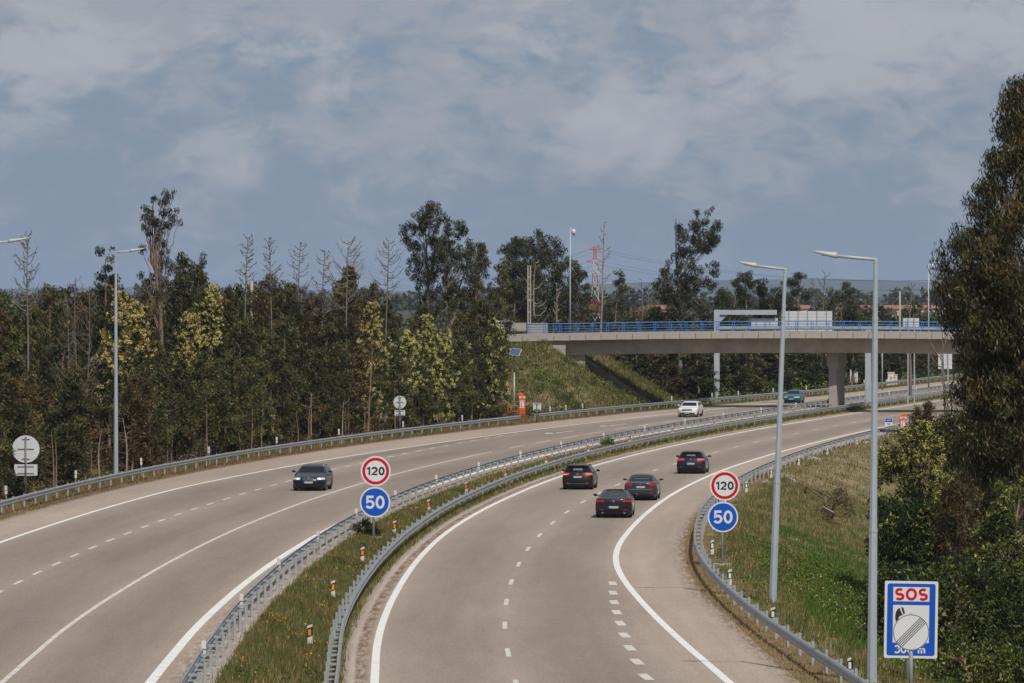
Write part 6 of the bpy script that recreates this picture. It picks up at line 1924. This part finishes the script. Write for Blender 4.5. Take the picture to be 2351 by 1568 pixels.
car_at('estate_car', 'dark blue estate car with lit round headlights coming towards the camera on the left', 709.5, 1127.5, ZL,
       base_spec(L=4.52, W=1.82, paint=NVY, levels=hatch(4.52, 1.82, 1.43, .25), belt=1.0, roofline=1.34, axles=(.95, 3.71), rails='chrome', plate_f=.49, mirror_mat=BLK,
                 front=dict(hl=(.52, .98, .63, .75), grille='kidney', g=(.62, .71), on=True, low=(.24, .36), emblem=.76, etype='disc')), True)
car_at('estate_car', 'white estate car with lime-coloured running lights near the embankment', 1578, 958, ZL,
       base_spec(L=4.62, W=1.81, paint=WHT, levels=hatch(4.62, 1.81, 1.46, .25), belt=1.01, roofline=1.37, axles=(.95, 3.66), rails='chrome', plate_f=.40,
                 front=dict(hl=(.52, .98, .66, .77), grille='bar', g=(.60, .73), gw=.52, strip=True, drl=True, low=(.24, .42), emblem=.67, etype='diamond')), True)
car_at('hatchback_car', 'teal hatchback coming out from under the bridge', 1817, 926.3, ZL,
       base_spec(L=4.40, W=1.70, paint=TEAL, levels=hatch(4.40, 1.70, 1.41, .45), belt=.97, roofline=1.31, axles=(.85, 3.43), plate_f=.46,
                 front=dict(hl=(.50, .98, .60, .71), grille='bar', g=(.63, .69), gw=.30, low=(.26, .34), emblem=.70, etype='disc')), True)
cx_ = at(1143, 536)
car('estate_car', 'silver car on the approach road, half hidden left of the bridge end', cx_, 536, 7.95, math.pi/2,
    base_spec(L=4.3, W=1.78, paint=SLV, levels=hatch(4.3, 1.78, 1.45, .3), roofline=1.36, axles=(.82, 3.4)))

# ------------------------------------------------------------------ distance: pylons, wires, houses, woods, hills
def pylon(label, px, Y, top, cross=((.97, 1.8), (.84, 2.5), (.70, 2.1))):
    X = at(px, Y); zb = gzf(X, Y); H = zt(top, Y)-zb
    root = tag(empty('power_pylon', (X, Y, zb)), label, 'pylon', 'red and white power pylons')
    n = 7
    for i in range(n):
        z0, z1 = H*i/n, H*(i+1)/n
        w0, w1 = 1.5*(1-i/n)**1.3+.3, 1.5*(1-(i+1)/n)**1.3+.3
        mb = MB(); r = .085
        for sx_, sy_ in ((-1, -1), (1, -1), (1, 1), (-1, 1)):
            mb.tube([(sx_*w0, sy_*w0, z0), (sx_*w1, sy_*w1, z1)], r, 4)
        for sy_ in (-1, 1):
            mb.tube([(-w0, sy_*w0, z0), (w1, sy_*w1, z1)], r*.6, 4); mb.tube([(w0, sy_*w0, z0), (-w1, sy_*w1, z1)], r*.6, 4)
            mb.tube([(-w1, sy_*w1, z1), (w1, sy_*w1, z1)], r*.6, 4)
        mb.build('mast_section', M['red_paint' if (n-i) % 2 == 1 else 'white_paint'], root)
    for q, hw in cross:
        mb = MB(); z = H*q
        mb.tube([(-hw, 0, z), (0, 0, z+.9), (hw, 0, z)], .08, 4); mb.tube([(-hw, 0, z), (hw, 0, z)], .08, 4)
        mb.build('crossarm', M['red_paint' if q > .7 else 'white_paint'], root)
    return X, Y, zb, H
pyl = [pylon('red and white lattice pylon behind the leaning bare pine', 1366, 1500, 566), pylon('distant red and white pylon behind the wide bare pine', 813, 2300, 600), pylon('orange and white pylon beside the big eucalyptus', 2176, 1250, 638)]
def wire(a, b, sag, label):
    t = np.linspace(0, 1, 17)[:, None]; P = np.array(a)*(1-t)+np.array(b)*t; P[:, 2] -= sag*4*(t*(1-t))[:, 0]
    V, F = tube_arrays([(P, np.full(17, .028))], 4)
    tag(obj('power_line', mesh('power_line', V, F, M['wire'])), label, 'power line', 'power lines between the pylons')
X0, Y0, Z0, H0 = pyl[0]; X2, Y2, Z2, H2 = pyl[2]; X1, Y1, Z1, H1 = pyl[1]
nm = {.97: 'top', .84: 'middle', .70: 'lowest'}
for q, hw in ((.97, 1.8), (.84, 2.5), (.70, 2.1)):
    for s, sn in ((-1, 'left'), (1, 'right')):
        wire((X0+s*hw, Y0, Z0+H0*q), (X2+s*hw, Y2, Z2+H2*q), 3.0, f'{nm[q]} {sn} wire strung from the middle pylon to the right')
        wire((X0+s*hw, Y0, Z0+H0*q), (X1+s*hw, Y1, Z1+H1*q), 9.0, f'{nm[q]} {sn} wire strung from the middle pylon to the left')

def house(px, Y, w, h, label, base=None, red=True, depth=9):
    X = at(px, Y); zb = gzf(X, Y) if base is None else base
    root = tag(empty('house', (X, Y, zb)), label, 'house', 'houses of the distant village')
    h = h*.62; w = w*.8
    MB().box(-w/2, w/2, -depth/2, depth/2, -9, h).build('wall', M['plaster'], root)
    e = .6; rh = 1.5
    V = [(-w/2-e, -depth/2-e, h), (w/2+e, -depth/2-e, h), (w/2+e, depth/2+e, h), (-w/2-e, depth/2+e, h), (-w/2+w*.18, 0, h+rh), (w/2-w*.18, 0, h+rh)]
    rf = MB().add(V, [(0, 1, 5, 4), (1, 2, 5), (2, 3, 4, 5), (3, 0, 4), (0, 3, 2, 1)]).build('roof', M['roof'], root)
    for i in range(int(w//4)):
        xw = -w/2+2+i*4; MB().box(xw, xw+1.2, -depth/2-.05, -depth/2+.02, h*.35, h*.72).build('window', M['window_dark'], root)
HN = ['leftmost low','wide low','tall back','central broad','central small','central low','right broad','right small','left small','left broad','lone white','farthest middle','lone farthest']
HS = [(1955, 2100, 16, 6), (1985, 2200, 20, 5), (2000, 2500, 14, 7), (2055, 2150, 18, 7), (2075, 2300, 16, 6), (2085, 2080, 14, 5), (2118, 2200, 18, 5), (2135, 2400, 14, 6), (1812, 2100, 14, 6), (1835, 2250, 16, 5), (1522, 1900, 10, 7), (2030, 2600, 16, 6), (1500, 2600, 14, 6)]
for i, (px, Y, w, h) in enumerate(HS):
    house(px, Y, w, h, f'{HN[i]} red-roofed house of the far village', base=zt(701, Y)-h*.62-1.4)

def wood_mass(name, y0, y1, n, px0, px1, hr, leaf, per, label):
    Y = RNG.uniform(y0, y1, n); px = RNG.uniform(px0, px1, n); X = (px-CX)/FO*Y
    Z = gz(X, Y); h = RNG.uniform(hr[0], hr[1], n)*(1+.35*patch_noise(px*.02, Y*.01, 1.0))
    lv = 3
    C = np.concatenate([np.stack([X+RNG.normal(0, h*.12), Y, Z+h*(.25+.25*q)], 1) for q in range(lv)])
    R = np.concatenate([h*(.30-.07*q) for q in range(lv)])
    lf = clump_leaves(C, R, per, 'young', leaf, .5, .2, .1, 1.0, .3)
    tag(obj(name, mesh(name, lf[0], lf[1], M['leaf'], tint=lf[2])), label, 'woodland', kind='stuff')
wood_mass('distant_wood', 900, 1400, 420, 600, 2400, (6, 10), 1.1, 26, 'distant belt of woodland beyond the bridge')
wood_mass('distant_wood', 1500, 2000, 520, -200, 2500, (7, 11), 1.8, 22, 'second far belt of woodland in front of the village')
wood_mass('distant_wood', 2700, 4000, 700, -300, 2600, (9, 14), 3.2, 18, 'farthest wooded ridge below the hills')

def hills():
    n = 140; xs_ = np.linspace(-6000, 9000, n)
    for nm, Y, base, amp, seed, dip in (('hills', 15000, 0, 62, 2.0, 0), ('hills', 11000, 0, 20, 5.1, 0)):
        prof = amp*(.55+.25*np.sin(xs_/1900+seed)+.14*np.sin(xs_/730+seed*2)+.06*np.sin(xs_/260+seed*3))
        if Y == 15000: prof = prof + 52*np.exp(-((xs_-(2000-CX)/FO*15000)/900.0)**2)
        rows_ = 8; V = []
        for r in range(rows_):
            t = r/(rows_-1); hh_ = np.sin(math.pi*t/2)
            for x_, p in zip(xs_, prof): V.append((x_, Y+t*2500, -5+(p+14)*hh_ + (RNG.random()-.5)*3*hh_))
        V = np.array(V); i, j = np.meshgrid(np.arange(rows_-1), np.arange(n-1), indexing='ij'); a = (i*n+j).ravel()
        F = np.stack([a, a+1, a+n+1, a+n], 1)
        tag(obj(nm, mesh(nm, V, F, M['hill'], smooth=True)), kind='structure')
hills()

# ------------------------------------------------------------------ air
hz = MB().box(-16000, 16000, -450, 23000, -8, 190).build('haze', M['ground'])
hz.data.materials.clear()
mh_ = bpy.data.materials.new('haze_air'); mh_.use_nodes = True
nt = mh_.node_tree; nt.nodes.clear()
vo = nt.nodes.new('ShaderNodeOutputMaterial'); pv = nt.nodes.new('ShaderNodeVolumePrincipled')
pv.inputs['Color'].default_value = (.52, .68, .95, 1)
pv.inputs['Density'].default_value = 0.00004
pv.inputs['Anisotropy'].default_value = 0.0
nt.links.new(pv.outputs[0], vo.inputs['Volume'])
hz.data.materials.append(mh_)
tag(hz, 'thin blue haze over the whole plain', 'haze', kind='stuff')
